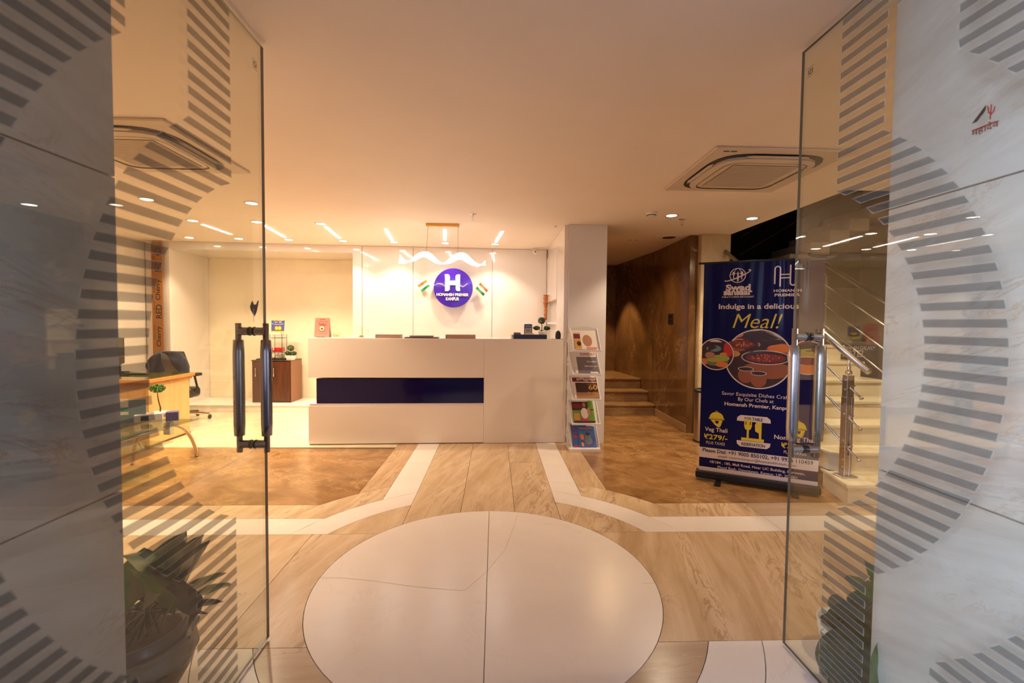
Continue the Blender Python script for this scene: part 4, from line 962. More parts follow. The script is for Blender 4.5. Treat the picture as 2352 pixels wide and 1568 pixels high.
def bell(px, py, rx, rz, m_, d=.0015, rot=0, n=40, x0=None):
    """ellipse centred at pixel; radii in metres"""
    c_ = bp_(px, py); pts = [(c_.x + rx * math.cos(a) * math.cos(rot) - rz * math.sin(a) * math.sin(rot), c_.z + rx * math.cos(a) * math.sin(rot) + rz * math.sin(a) * math.cos(rot)) for a in [2 * PI * i / n for i in range(n)]]
    return bpoly(pts, m_, d)
def bquad(x0, z0, x1, z1, m_, d=.0015, nx=18, nm='print'):
    V = []; F = []
    for i in range(nx + 1):
        x = x0 + (x1 - x0) * i / nx; V += [surf(x, z0, d), surf(x, z1, d)]
    for i in range(nx): F.append([2 * i, 2 * i + 2, 2 * i + 3, 2 * i + 1])
    return mk(nm, (V, F), M[m_], sheet)
def btext(s, pxa, pxb, pyc, h, m_='bwhite', thick=.0, shear=0, d=.003, spacing=1.0):
    """lettering spanning pixel columns pxa..pxb, centred on pyc (taken at the middle column), h metres tall"""
    a, b2 = bp_(pxa, pyc), bp_(pxb, pyc); mid = bp_((pxa + pxb) / 2, pyc)
    vf = textvf(s, b2.x - a.x, h, thick, 0, shear, spacing=spacing)
    return mk('lettering', ([surf(v.x + (a.x + b2.x) / 2, v.y + mid.z, d) for v in vf[0]], vf[1]), M[m_], sheet)
KB = 3.85 / f_px
# logo of the restaurant
gc = bp_(1694.5, 632.4); rg_ = 17.5 * KB
def bring(cx_, cz_, rx, rz, w, m_='bwhite', d=.0018, rot=0, a0=0, a1=2 * PI, n=36):
    V = []; F = []
    for i in range(n + 1):
        a = a0 + (a1 - a0) * i / n
        for k in (0, 1):
            rr_ = (rx - w * k, rz - w * k * .9); x = rr_[0] * math.cos(a); z = rr_[1] * math.sin(a)
            V.append(surf(cx_ + x * math.cos(rot) - z * math.sin(rot), cz_ + x * math.sin(rot) + z * math.cos(rot), d))
    for i in range(n): F.append([2 * i, 2 * i + 2, 2 * i + 3, 2 * i + 1])
    return mk('print', (V, F), M[m_], sheet)
bring(gc.x, gc.z, rg_, rg_, .007)
bring(gc.x, gc.z, rg_ * 1.75, rg_ * .36, .012, rot=.42, a0=PI * .95, a1=PI * 2.12)
bring(gc.x, gc.z, rg_ * 1.75, rg_ * .36, .010, rot=.42, a0=-.2, a1=.5)
bring(gc.x, gc.z, rg_ * .95, rg_ * .3, .004, a0=.1, a1=PI - .1); bring(gc.x, gc.z, rg_ * .5, rg_ * .95, .004, a0=.3, a1=PI - .3)
bpoly([(gc.x - .004, gc.z - rg_ * .8), (gc.x + .006, gc.z - rg_ * .8), (gc.x + .010, gc.z - .01), (gc.x + .003, gc.z + rg_ * .55), (gc.x - .004, gc.z + rg_ * .4)], 'bwhite', .002)
for sx in (-1, 1):
    bpoly([(gc.x + sx * .032 - .003, gc.z - rg_ * .55), (gc.x + sx * .032 + .003, gc.z - rg_ * .55), (gc.x + sx * .032 + .004, gc.z + .01), (gc.x + sx * .032 - .004, gc.z + .01)], 'bwhite', .002)
    bring(gc.x + sx * .032, gc.z + .018, .010, .016, .009, d=.0022, n=16)
btext('Swad', 1667, 1724, 660, .058, thick=.045, spacing=1.0); btext('sansaar', 1662, 1728, 672.5, .040, thick=.045)
btext('A MULTI CUISINE RESTAURANT', 1658, 1732, 681.5, .015, thick=.01)
# H emblem with rounded double strokes
def stroke(pts, w, m_='bwhite', d=.0035):
    P0_ = [Vector((p[0], 0, p[1])) for p in pts]; P = [P0_[0]]; V = []; F = []
    for q0, q1 in zip(P0_, P0_[1:]):
        m__ = max(1, int((q1 - q0).length / .02)); P += [q0.lerp(q1, (i + 1) / m__) for i in range(m__)]
    for i, p in enumerate(P):
        t_ = (P[min(i + 1, len(P) - 1)] - P[max(i - 1, 0)]).normalized(); n_ = Vector((-t_.z, 0, t_.x)) * w / 2
        for q in (p + n_, p - n_): V.append(surf(q.x, q.z, d))
    for i in range(len(P) - 1): F.append([2 * i, 2 * i + 1, 2 * i + 3, 2 * i + 2])
    return mk('print', (V, F), M[m_], sheet)
eL = bp_(1786, 634); eR = bp_(1822, 632); hz = .088; wv = .020
stroke([(eL.x - wv, eL.z - hz * .75), (eL.x - wv, eL.z + hz * .7)] + [(eL.x - wv * math.cos(a), eL.z + hz * .7 + wv * math.sin(a)) for a in [PI * i / 8 for i in range(9)]] + [(eL.x + wv, eL.z - hz)], .011)
stroke([(eR.x + wv, eR.z + hz * .75), (eR.x + wv, eR.z - hz * .7)] + [(eR.x + wv * math.cos(a), eR.z - hz * .7 - wv * math.sin(a)) for a in [PI * i / 8 for i in range(9)]] + [(eR.x - wv, eR.z + hz)], .011)
stroke([(eL.x + wv, eL.z + .012), (eR.x - wv, eL.z + .012)], .010); stroke([(eL.x + wv, eL.z - .016), (eR.x - wv, eL.z - .016)], .010)
btext('HOMANSH', 1777, 1841, 667, .024, thick=.03); btext('PREMIER', 1779, 1838, 677, .024, thick=.03)
btext('Indulge in a delicious', 1651, 1835, 705, .060, thick=.022); btext('Meal!', 1683, 1797, 737, .125, 'byel', -.005, .30, spacing=1.0)
# food pictures
def dish(px, py, rx, rz, rim, food, bits, d, rot=0):
    bell(px, py, rx, rz, rim, d, rot); bell(px, py, rx * .93, rz * .86, food, d + .0006, rot)
    if bits:
        c_ = bp_(px, py); V = []; F = []
        for k in range(34):
            a = random.uniform(0, 2 * PI); r_ = math.sqrt(random.random()) * .8; x = c_.x + rx * r_ * math.cos(a); z = c_.z + rz * r_ * math.sin(a); e = random.uniform(.005, .013); aa = random.uniform(0, PI)
            n0 = len(V)
            for q in ((e, 0), (0, e * .4), (-e, 0), (0, -e * .4)):
                V.append(surf(x + q[0] * math.cos(aa) - q[1] * math.sin(aa), z + q[0] * math.sin(aa) + q[1] * math.cos(aa), d + .0012))
            F.append([n0, n0 + 1, n0 + 2, n0 + 3])
        ob = mk('food_bits', (V, F), M[bits], sheet, kind='stuff')
RB = .250; CB = bp_(1741, 824.5)
bell(1741, 824.5, RB + .010, RB + .010, 'bwhite', .0020, n=64); bell(1741, 824.5, RB, RB, 'dbrown', .0026, n=64)
def inbig(px, py, rx, rz, m_, d, n=32, rot=0):
    c_ = bp_(px, py); pts = []
    for i in range(n):
        a = 2 * PI * i / n; x = c_.x + rx * math.cos(a); z = c_.z + rz * math.sin(a)
        v = Vector((x - CB.x, z - CB.z));
        if v.length > RB * .99: v = v.normalized() * RB * .99
        pts.append((CB.x + v.x, CB.z + v.y))
    bpoly(pts, m_, d)
inbig(1770, 772, .13, .040, 'olive', .0032); inbig(1700, 800, .17, .10, 'copper', .0034); inbig(1700, 790, .155, .045, 'paper', .0038); inbig(1700, 790, .150, .040, 'dred', .0044)
inbig(1800, 805, .13, .06, 'copper', .0034); inbig(1800, 800, .12, .035, 'orange', .0038); inbig(1690, 768, .06, .025, 'orange', .0034)
inbig(1762, 850, .19, .075, 'copper', .0044); inbig(1758, 821, .185, .062, 'paper', .0048); inbig(1758, 821, .178, .056, 'dbrown', .0054)
inbig(1684, 812, .055, .028, 'ochre', .005)
dish(1758, 822, .15, .042, 'dred', 'dred', 'orange', .0060); dish(1700, 790, .12, .030, 'dred', 'dred', 'ochre', .0050)
for (px_, py_) in ((1713, 862), (1742, 872)):
    inbig(px_, py_ - 1, .062, .07, 'copper', .0062 if px_ < 1720 else .0080); inbig(px_, py_ - 15, .062, .020, 'paper', .0068 if px_ < 1720 else .0086); inbig(px_, py_ - 15, .056, .016, 'dbrown', .0074 if px_ < 1720 else .0092)
def small(pxc, pyc, parts_):
    r_ = .135; c_ = bp_(pxc, pyc)
    bell(pxc, pyc, r_ + .008, r_ + .008, 'bwhite', .0096, n=48); bell(pxc, pyc, r_, r_, 'dbrown', .0102, n=48)
    for k, (dx, dz, rx, rz, m_) in enumerate(parts_):
        pts = []
        for i in range(24):
            a = 2 * PI * i / 24; v = Vector((dx + rx * math.cos(a), dz + rz * math.sin(a)))
            if v.length > r_ * .99: v = v.normalized() * r_ * .99
            pts.append((c_.x + v.x, c_.z + v.y))
        bpoly(pts, m_, .0106 + .0005 * k)
small(1645, 813, [(-.02, .05, .06, .03, 'steelblue'), (.10, .05, .04, .07, 'red'), (.0, -.06, .10, .045, 'olive'), (.03, -.035, .08, .03, 'lime'), (-.10, -.07, .03, .03, 'orange'), (.05, -.09, .05, .025, 'orange'), (-.05, -.01, .04, .03, 'skin'), (.06, .0, .03, .018, 'ochre')])
small(1854, 821, [(0, .09, .10, .04, 'dred'), (.03, .045, .11, .03, 'lime'), (.02, .015, .10, .022, 'ochre'), (.0, -.03, .11, .04, 'paper'), (.0, -.03, .10, .033, 'dred'), (.02, -.10, .10, .04, 'orange'), (-.09, .03, .03, .06, 'red')])
dish(1642, 826, .07, .02, 'lime', 'lime', 'ochre', .0150)
btext('Savor Exquisite Dishes Crafted', 1658, 1826, 909, .040, thick=.0); btext('By Our Chefs at', 1695, 1777, 920, .040, thick=.0); btext('Homansh Premier, Kanpur', 1664, 1818, 933.5, .042, thick=.02)
def cloche(px, py):
    c_ = bp_(px, py); w = 18 * KB
    bpoly([(c_.x - w, c_.z + .004), (c_.x + w, c_.z + .004)] + [(c_.x + w * .86 * math.cos(a), c_.z + .012 + w * .78 * math.sin(a)) for a in [PI * i / 14 for i in range(15)]], 'byel', .002)
    bpoly([(c_.x - w, c_.z - .004), (c_.x + w, c_.z - .004), (c_.x + w * .9, c_.z + .001), (c_.x - w * .9, c_.z + .001)], 'byel', .002)
    bpoly([(c_.x - w * .75, c_.z - .008), (c_.x + w * .75, c_.z - .008), (c_.x + w * .55, c_.z - .058), (c_.x + .02, c_.z - .075), (c_.x - .01, c_.z - .055)], 'byel', .002)
    bpoly([(c_.x - w * .2, c_.z - .016), (c_.x + w * .3, c_.z - .016), (c_.x + w * .2, c_.z - .04), (c_.x - w * .05, c_.z - .04)], 'band', .0026)
    bring(c_.x, c_.z + .012 + w * .8, .010, .010, .004, 'byel', .002, a0=0, a1=PI, n=10)
M['band2'] = M['band']
cloche(1645.7, 962); cloche(1833, 985)
btext('Veg Thali', 1619, 1671, 988, .048, thick=.015); btext('₹279/-', 1617, 1671, 1003.5, .048, 'byel', .02); btext('PLUS TAXES', 1622, 1665, 1017.3, .026)
btext('Non Veg Thali', 1778, 1876, 1009, .048, thick=.015); btext('₹389/-', 1794, 1858, 1025, .048, 'byel', .02); btext('PLUS TAXES', 1800, 1852, 1040, .026)
for (px_, py_, s_, up_) in ((1731, 962, 'FOR TABLE', 1), (1730, 1021, 'RESERVATION', -1)):
    c_ = bp_(px_, py_); w = 35.5 * KB; h_ = .026
    pts = [(c_.x - w, c_.z - up_ * h_), (c_.x + w, c_.z - up_ * h_), (c_.x + w * .97, c_.z + up_ * h_ * .2), (c_.x + w * .78, c_.z + up_ * h_), (c_.x - w * .78, c_.z + up_ * h_), (c_.x - w * .97, c_.z + up_ * h_ * .2)]
    bpoly(pts, 'bwhite', .0018); btext(s_, px_ - (21 if up_ > 0 else 27), px_ + (21 if up_ > 0 else 27), py_ + .5, .028, 'bink', .03, d=.0028)
fc = bp_(1728, 991)
stroke([(fc.x - .035, fc.z + .095), (fc.x - .035, fc.z - .06)], .016, 'byel')
for dx in (-.028, -.0095, .0095, .028): stroke([(fc.x - .035 + dx, fc.z + .11), (fc.x - .035 + dx * .8, fc.z + .045)], .010, 'byel')
bpoly([(fc.x - .067, fc.z + .055), (fc.x - .003, fc.z + .055), (fc.x - .012, fc.z + .020), (fc.x - .035, fc.z + .005), (fc.x - .058, fc.z + .020)], 'byel', .0024)
bpoly([(fc.x + .07, fc.z + .11), (fc.x + .07, fc.z - .07), (fc.x + .052, fc.z - .07), (fc.x + .050, fc.z - .01), (fc.x + .022, fc.z + .005), (fc.x + .018, fc.z + .06), (fc.x + .035, fc.z + .10), (fc.x + .055, fc.z + .112)], 'byel', .002)
stroke([(fc.x - .085, fc.z - .072), (fc.x + .09, fc.z - .072)], .026, 'byel', .0026)
zw1, zw0 = bp_(1607, 1025).z, bp_(1606, 1048).z
bquad(uL, zw0, uR, zw1, 'bwhite', .0016, nm='white_band')
zz_ = (zw0 + zw1) / 2
def bline(s, u0, u1, z, h, m_, thick): 
    vf = textvf(s, (uR - uL) * (u1 - u0), h, thick); xm = uL + (uR - uL) * (u0 + u1) / 2
    mk('lettering', ([surf(v.x + xm, v.y + z, .0026) for v in vf[0]], vf[1]), M[m_], sheet)
bline('Please Dial: +91 9005 850102, +91 9936 110459', .03, .96, zz_ + .020, .040, 'bink', .02)
bline('email: rooms.kanpur@homanshhotels.com', .17, .83, zz_ - .022, .030, 'bink', .0)
bline('18/184 , 185, Mall Road, Near LIC Building, Kurswan,', .10, .90, zw0 - .035, .030, 'bwhite', .01)
bline('Phool Bagh, Downtown, Kanpur, UP- 208001', .17, .84, zw0 - .075, .030, 'bwhite', .01)
bquad(uL, zb0, uR, zb0 + .035, 'bwhite', .0016, nm='white_band')

# ================================================================== STAIRCASE (white marble)
x0s, x1s = 2.90, 4.10
so = Vector((3.5, 3.43, 0))
t = thing('marble_staircase', 'white marble staircase rising behind the blue banner', 'stairs', so)
def sl_(vf): return ([Vector(v) - so for v in vf[0]],) + tuple(vf[1:])
ry = [3.44 + .30 * k for k in range(9)]
for k in range(9):
    y0 = ry[k]; y1 = ry[k + 1] + .02 if k < 8 else 7.18; z0, z1 = .17 * k, .17 * (k + 1)
    if k < 2:
        xo = (2.775, 2.88)[k]; body = [(xo, y0), (6.0 if k == 0 else 5.85, y0), (5.85, y1), (x0s + .02, y1), (x0s + .0 + .01 * k, y0 + (.42 if k == 0 else .28))]
        if k == 1: body = [(2.885, y0 + .06), (2.94, y0), (5.85, y0), (5.85, y1), (2.905, y1)]
        if k == 0: body = [(2.79, y0), (5.85, y0), (5.85, y1), (2.90, y1), (2.90, y0 + .42)]
    else:
        xr_ = 5.85 if k < 4 else x1s
        x0s = 2.92 if k < 7 else 3.0
        body = [(x0s + .02, y0), (xr_, y0), (xr_, y1), (x0s + .02, y1)]
    def grow(b_, g):
        c_ = Vector((sum(p[0] for p in b_) / len(b_), sum(p[1] for p in b_) / len(b_)))
        return [(p[0] + (-g if p[0] < 3.2 else g if k >= 4 else 0), p[1] - (g if p[1] < y0 + .1 else 0)) for p in b_]
    mk('riser', sl_(prism(body, z0 + .0005, z1 - .032)), M['step'], t)
    tr = prism(grow(body, .028), z1 - .032, z1)
    mk('tread', sl_(bev(tr, .008, 2)), M['step'], t)
def railing(name, label, x, y_lo, y_hi, base, posts, barends, grp=None, hr=.026, zoff=0, ext=.2):
    sl = .17 / .30
    def zf(y): return base + (y - y_lo) * sl
    o = Vector((x, y_lo, base)); r_ = thing(name, label, 'railing', o, 0, grp)
    L = lambda vf: ([Vector(v) - o for v in vf[0]],) + tuple(vf[1:])
    mk('handrail', L(tube([(x, y_lo - ext, zf(y_lo - ext) + 1.00), (x, y_hi, zf(y_hi) + 1.00)], hr, 20)), M['steel'], r_, smooth=True)
    for h_ in (.25, .50, .75):
        mk('bar', L(join(tube([(x, y_lo - .14, zf(y_lo - .14) + h_), (x, y_hi, zf(y_hi) + h_)], .0085, 10), ball(.014, (x, y_lo - .14, zf(y_lo - .14) + h_)))), M['steel'], r_, smooth=True)
    for yp in posts:
        zb_ = zf(yp)
        n_ = mk('newel', L(join(bx(x - .032, x - .010, yp - .03, yp + .03, zb_ + .01, zb_ + .66, .002, 1), bx(x + .010, x + .032, yp - .03, yp + .03, zb_ + .01, zb_ + .66, .002, 1), bx(x - .030, x + .030, yp - .028, yp + .028, zb_ + .01, zb_ + .18, .002, 1), bx(x - .030, x + .030, yp - .028, yp + .028, zb_ + .66, zb_ + .84, .002, 1))), M['steel'], r_)
        mk('base_flange', L(bx(x - .07, x + .07, yp - .055, yp + .055, zb_ + .0005, zb_ + .012, .002, 1)), M['steel'], n_)
        mk('finial', L(xf(lathe([(.016, .84), (.026, .855), (.024, .87), (.012, .885), (.016, .90), (.010, .915), (.008, .98)], 16, False), (x, yp, zb_))), M['chrome'], n_, smooth=True)
        mk('bolt', L(join(*[ball(.007, (x - .033, yp - .01, zb_ + q), n=8, k=5) for q in (.08, .14, .30, .52, .60, .72, .80)])), M['chrome'], n_)
        mk('bar_bracket', L(join(*[tube([(x - .02, yp - .02, zb_ + q), (x + .04, yp - .02, zb_ + q)], .009, 8) for q in (.25, .50, .75)])), M['chrome'], n_)
railing('stair_railing', 'steel stair railing with square newel post on the bottom marble step', 2.905, 3.62, 5.69, .17, (3.62, 5.60), None, 'stair railings')
railing('stair_railing', 'steel railing along the right edge of the marble staircase', 4.14, 4.70, 5.90, .68, (5.62,), None, 'stair railings', ext=1.2)
# lettered board standing low behind the stairs
p = ony(1968, 822, 6.2)
t = thing('sign_board', 'black board with white HOTEL lettering leaning low behind the stairs', 'sign', (p.x + .05, 6.2, 0))
zb1, zb2 = ony(1968, 865, 6.2).z, ony(1968, 792, 6.2).z
xa, xb = ony(1930, 820, 6.2).x - p.x - .25, ony(2018, 820, 6.2).x - p.x - .05
mk('backboard', bx(xa - .1, xb, 0, .03, zb1 - .1, zb2, .003), M['blackp'], t)
mk('leg', bx(xa, xa + .04, .03, .07, 0, zb1), M['blackm'], t); mk('leg', bx(xb - .05, xb - .01, .03, .07, 0, zb1), M['blackm'], t)
w_ = ony(2009, 800, 6.2).x - ony(1960, 800, 6.2).x
mk('lettering', xf(upright(textvf('HOMANSH GALAXY', w_ * 1.72, .055, .02, 0, .2)), (xb - .05 - w_ * .86, -.002, ony(1980, 799, 6.2).z)), M['bwhite'], t)
mk('lettering', xf(upright(textvf('HOTEL', w_ * 1.25, .10, .03, 0, .2)), (xb - .20 - w_ * .62, -.002, ony(1980, 812, 6.2).z)), M['bwhite'], t)
# upper flight seen in the dark stairwell
uo = Vector((4.0, 6.6, 1.7)); t = thing('upper_flight', 'dim upper flight of stone steps crossing the dark stairwell', 'stairs', uo)
for k in range(7):
    xk = 3.55 + .28 * k; zk = 2.08 + .17 * k
    mk('step_block', ([Vector(v) - uo for v in bx(xk, xk + .285, 6.25, 7.15, zk - .17, zk, .004, 1)[0]], bx(xk, xk + .285, 6.25, 7.15, zk - .17, zk, .004, 1)[1]), M['step'], t)
sd = [(3.35, 1.55), (5.7, 2.98), (5.7, 2.80), (3.35, 1.40)]
mk('stringer', ([Vector(v) - uo for v in prismA(sd, 6.2, 7.15, 'y')[0]], prismA(sd, 6.2, 7.15, 'y')[1]), M['black'], t)
for h_ in (.35, .6, .9):
    mk('rail_bar', tube([Vector((3.4, 6.25, 2.05 + h_)) - uo, Vector((5.6, 6.25, 2.05 + h_ + 1.33)) - uo], .012 if h_ < .8 else .024, 8), M['blackm'], t)
# small plate with switches on the brown wall, socket and bin
p = onx(1541, 732, 2.5)
t = thing('switch_plate', 'dark switch plate on the brown marble wall of the corridor', 'switch', (2.4995, p.y, p.z))
mk('plate', bx(-.010, 0, -.085, .085, -.075, .075, .003), M['blackp'], t)
for i in range(2):
    for j in range(3): mk('rocker', bx(-.014, -.010, -.065 + j * .045, -.027 + j * .045, -.055 + i * .06, -.008 + i * .06, .002, 1), M['black'], t)
q = onz(1604, 1014)
t = thing('steel_bin', 'tall slim steel bin half hidden behind the blue banner', 'bin', (q.x + .06, q.y + .02, 0))
mk('body', lathe([(.0001, .02), (.105, .02), (.105, .60), (.0001, .60)], 32, False), M['steel'], t, smooth=False)
mk('base_ring', lathe([(.0001, 0), (.110, 0), (.110, .02), (.0001, .02)], 32, False), M['blackp'], t)
mk('lid_ring', lathe([(.108, .60), (.108, .625), (.095, .64), (.08, .64), (.08, .60)], 32, False), M['blackp'], t)

# ================================================================== LEFT SIDE: office corner
# cardboard-brown board with printing at the left wall
ybd = 6.83
b0 = ony(345, 850, ybd); b1 = ony(375, 850, ybd)
t = thing('printed_board', 'tall brown packing board with black lettering against the left white column', 'board', (-4.84, ybd, 0))
xa, xb = ony(349, 700, ybd).x + 4.84, ony(374, 700, ybd).x + 4.84
mk('board_panel', bx(xa, xb, 0, .02, 0, ony(365, 556, ybd).z, .002, 1), M['board'], t)
def vert(vf, x, z): return ([Vector((x - v.y, -.001, z + v.x)) for v in vf[0]], vf[1])
for py_, s_, h_ in ((840, 'RED', 1), (772, 'Cherry', 1), (715, 'RED', 1), (665, 'Cherry', 1), (612, 'RED', .9), (575, 'Ch', .8)):
    z_ = ony(366, py_, ybd).z; mk('lettering', vert(textvf(s_, (.20 if s_ == 'RED' else .30) if h_ == 1 else .15, .085, .012), (xa + xb) / 2 + .02, z_), M['ink'], t)
    mk('lettering', vert(textvf('YOU ARE THE BEST', .22, .014, 0), xa + .035, z_ + .06), M['ink'], t)
# desk
d0 = onz(344, 1027); d1 = onz(429, 994)
t = thing('office_desk', 'maple desk with orange wood edge and glass top at far left', 'desk', (d0.x, d0.y, 0))
zt_ = .735; dl_ = d1.y - d0.y
mk('side_panel', bx(-.03, 0, 0, dl_, 0, zt_ - .05), M['lwood'], t)
mk('front_panel', bx(-1.0, -.031, .02, .045, .06, zt_ - .05), M['lwood'], t)
edge = join(bx(-1.0, .045, -.05, dl_ + .05, zt_ - .02, zt_ + .02, .006, 2), bx(-1.0, .02, -.03, dl_ + .03, zt_ - .05, zt_ - .02, .006, 2))
mk('desk_top', edge, M['owood'], t)
mk('glass_sheet', bx(-.98, .03, -.035, dl_ + .035, zt_ + .0205, zt_ + .028), M['tglass'], t)
mk('foot', bx(-.05, .005, -.01, dl_ + .01, 0, .02), M['dwood'], t)
pdk = Vector((d0.x - .62, d0.y + .35, zt_ + .0285))
t = thing('telephone', 'flat black phone and remote lying on the desk glass', 'telephone', pdk, 0)
mk('handset', bx(-.1, .36, -.03, .03, 0, .022, .008), M['blackp'], t); mk('dock', bx(-.1, .05, .04, .12, 0, .03, .008), M['blackp'], t)
pdk = Vector((d0.x - .72, d0.y + .50, zt_ + .0285))
t = thing('computer_monitor', 'black monitor on the desk just showing beyond the left marble wall', 'monitor', pdk, .5)
mk('screen', bx(-.02, .02, -.25, .25, .1, .42, .006), M['blackp'], t); mk('stand', join(bx(-.02, .02, -.04, .04, .01, .12), bx(-.09, .09, -.11, .11, 0, .012, .003)), M['blackp'], t)
# office chair with jacket
yc_ = 6.35
cc = ony(405, 850, yc_); co = Vector((cc.x - .02, yc_, 0))
t = thing('office_chair', 'black office chair behind the desk', 'office chair', co, 0)
def chz(py): return ony(400, py, yc_).z
def chx(px): return ony(px, 850, yc_).x - co.x
mk('seat', bx(-.26, chx(446), -.08, .16, chz(913), chz(889), .05, 4), M['leather'], t, smooth=True)
mk('armrest', join(bx(chx(446), chx(461), -.10, .04, chz(862), chz(855), .01), tube([(chx(450), -.03, chz(862)), (chx(453), .0, chz(890)), (chx(444), .02, .44)], .014, 8)), M['blackp'], t)
mk('armrest', join(bx(-.33, -.26, -.02, .22, chz(862), chz(855), .01), tube([(-.29, .1, chz(862)), (-.30, .12, chz(890)), (-.24, .15, .42)], .014, 8)), M['blackp'], t)
V = []; F = []; nx, nz = 12, 10
zt2, zb2_ = chz(806), .50
for j in range(nz + 1):
    v = j / nz
    for i in range(nx + 1):
        u = i / nx; hw = .25 * (1 - .30 * max(0, v - .6) / .4)
        x = -hw + 2 * hw * u; V.append((x, -.04 + .05 * (2 * u - 1) ** 2 * -1 + .02 * v, zb2_ + (zt2 - zb2_) * v))
for j in range(nz):
    for i in range(nx): a = j * (nx + 1) + i; F.append([a, a + 1, a + nx + 2, a + nx + 1])
bk = [(v[0], v[1] - .03, v[2]) for v in V]; n0 = len(V)
mk('backrest', (V + bk, F + [[n0 + q_ for q_ in fc_][::-1] for fc_ in F]), M['mesh'], t, smooth=True)
mk('gas_column', tube([(0, .18, .06), (0, .18, .40)], .028, 12), M['blackm'], t)
for k in range(5):
    a = k * 2 * PI / 5 + .35; e = Vector((math.cos(a) * .30, .18 + math.sin(a) * .30, .075))
    lg = mk('leg', tube([(0, .18, .12), e], [.024, .016], 8), M['chrome' if k == 0 else 'blackm'], t)
    mk('caster', xf(ball(.034, (0, 0, 0), (.6, 1, 1), 14, 10), (e.x, e.y, .034)), M['blackp'], lg, smooth=True)
def flat(pts, y0, y1):  # outline in pixels at chair depth -> slab
    return prismA([(chx(a), chz(b_)) for a, b_ in pts], y0, y1, 'y')
jo = co + Vector((0, -.10, 0))
t = thing('navy_jacket', 'dark navy jacket draped over the office chair back', 'jacket', jo)
def cloth(cols, nm):
    """cols: list of vertical columns, each [(px,py)...] with equal count; gives a padded folded sheet"""
    V = []; F = []; nc = len(cols); nr = len(cols[0]); sub = 3
    for ci, c_ in enumerate(cols):
        for ri, (a, b_) in enumerate(c_):
            fold = .022 * math.sin(ci * 1.9 + ri * .8) + .012 * math.sin(ri * 2.3 + ci)
            edge_ = min(ci, nc - 1 - ci, ri, 1.5) / 1.5
            V.append(Vector((chx(a), -.03 - .05 * edge_ - fold, chz(b_))))
    for ci in range(nc - 1):
        for ri in range(nr - 1): a = ci * nr + ri; F.append([a, a + nr, a + nr + 1, a + 1])
    n0 = len(V); V += [v + Vector((0, .035, 0)) for v in V]
    F2 = [[n0 + q_ for q_ in fc_][::-1] for fc_ in F]
    rim = [ci * nr for ci in range(nc)] + [(nc - 1) * nr + r_ for r_ in range(1, nr)] + [ci * nr + nr - 1 for ci in range(nc - 2, -1, -1)] + [r_ for r_ in range(nr - 2, 0, -1)]
    F3 = [[rim[i], rim[(i + 1) % len(rim)], n0 + rim[(i + 1) % len(rim)], n0 + rim[i]][::-1] for i in range(len(rim))]
    o = mk(nm, (V, F + F2 + F3), M['jacket'], t, smooth=True)
    sb = o.modifiers.new('s', 'SUBSURF'); sb.levels = 1; sb.render_levels = 2
    return o
left = [[(351, 838), (352, 842), (354, 846), (355, 850), (356, 857)], [(357, 826), (358, 834), (362, 842), (364, 850), (365, 857)], [(362, 815), (366, 828), (370, 838), (373, 848), (374, 857)], [(372, 809), (378, 824), (382, 836), (384, 848), (385, 857)], [(388, 806), (387, 820), (390, 834), (391, 846), (391, 857)]]
right = [[(388, 804.5), (388, 808), (389, 809), (390, 809), (392, 810)], [(400, 804), (402, 808), (403, 809), (404, 810), (406, 812)], [(415, 804.5), (412, 815), (413, 826), (416, 836), (421, 842)], [(430, 806), (428, 820), (428, 832), (430, 842), (432, 852)], [(436, 814), (436, 828), (438, 840), (439, 850), (442, 862)], [(443, 824), (445, 835), (446, 846), (447, 856), (448, 868)]]
cloth(left, 'sleeve'); cloth(right, 'body_panel')
# wall socket with plug
p = ony(462, 893, 7.78)
t = thing('wall_socket', 'black wall socket plate with a white plug low on the yellow wall', 'socket', (p.x, 7.7995, p.z))
mk('plate', bx(-.10, .085, -.012, 0, -.055, .055, .003), M['blackp'], t)
mk('plug', join(ball(.026, (.035, -.028, .005), (1, .9, 1.1)), tube([(.035, -.03, -.02), (.04, -.03, -.10)], .004, 6)), M['plast'], t, smooth=True)
mk('cable', tube([(-.03, -.02, -.04), (-.05, -.08, -.16), (-.06, -.18, -.28), (.02, -.22, -.262), (.05, -.2, -.25)], .004, 6), M['blackp'], t)
# glass coffee table
g1 = onz(452, 1048); zt_ = .44
tp = [onz(470, 956, zt_), onz(437, 953, zt_), onz(300, 985, zt_), onz(285, 1003, zt_)]
fr_ = onz(455, 962, zt_); nr_ = onz(312, 1001, zt_)
t = thing('coffee_table', 'glass topped coffee table with curved chrome legs in front of the desk', 'coffee table', (g1.x, g1.y, 0))
O = Vector((g1.x, g1.y, 0))
ft = fr_ - O; ne = nr_ - O; dd = (ne - ft); dd.z = 0; dd.normalize(); nn = Vector((dd.y, -dd.x, 0));
if nn.x > 0: nn = -nn
ne2 = ft + dd * ((ne - ft).length + .25)
corners = [ft, ne2, ne2 + nn * .55, ft + nn * .55]
gl_ = prism([(c_.x, c_.y) for c_ in corners], zt_ - .010, zt_)
mk('glass_top', bev(gl_, .003, 1), M['tglass'], t)
lp = []
for i in range(13):
    u = i / 12; lp.append((math.sin(u * PI * .9) * -.02 + (1 - u) * (-.06), 0, 0))
def cleg(base, top, sgn=1):
    b = Vector(base); tp_ = Vector(top); P = []
    for i in range(12):
        u = i / 11; z = tp_.z * min(1, (u * 1.25)) if u < .8 else tp_.z
        P.append(b.lerp(tp_, u ** 1.6) * 1.0)
        P[-1].z = tp_.z * math.sin(u * PI / 2) ** 1.0
    return tube(P, .018, 10)
t1_ = ft + nn * .22 + dd * .10; t1_.z = zt_ - .05
mk('leg', cleg((0, 0, 0), t1_), M['chrome'], t, smooth=True)
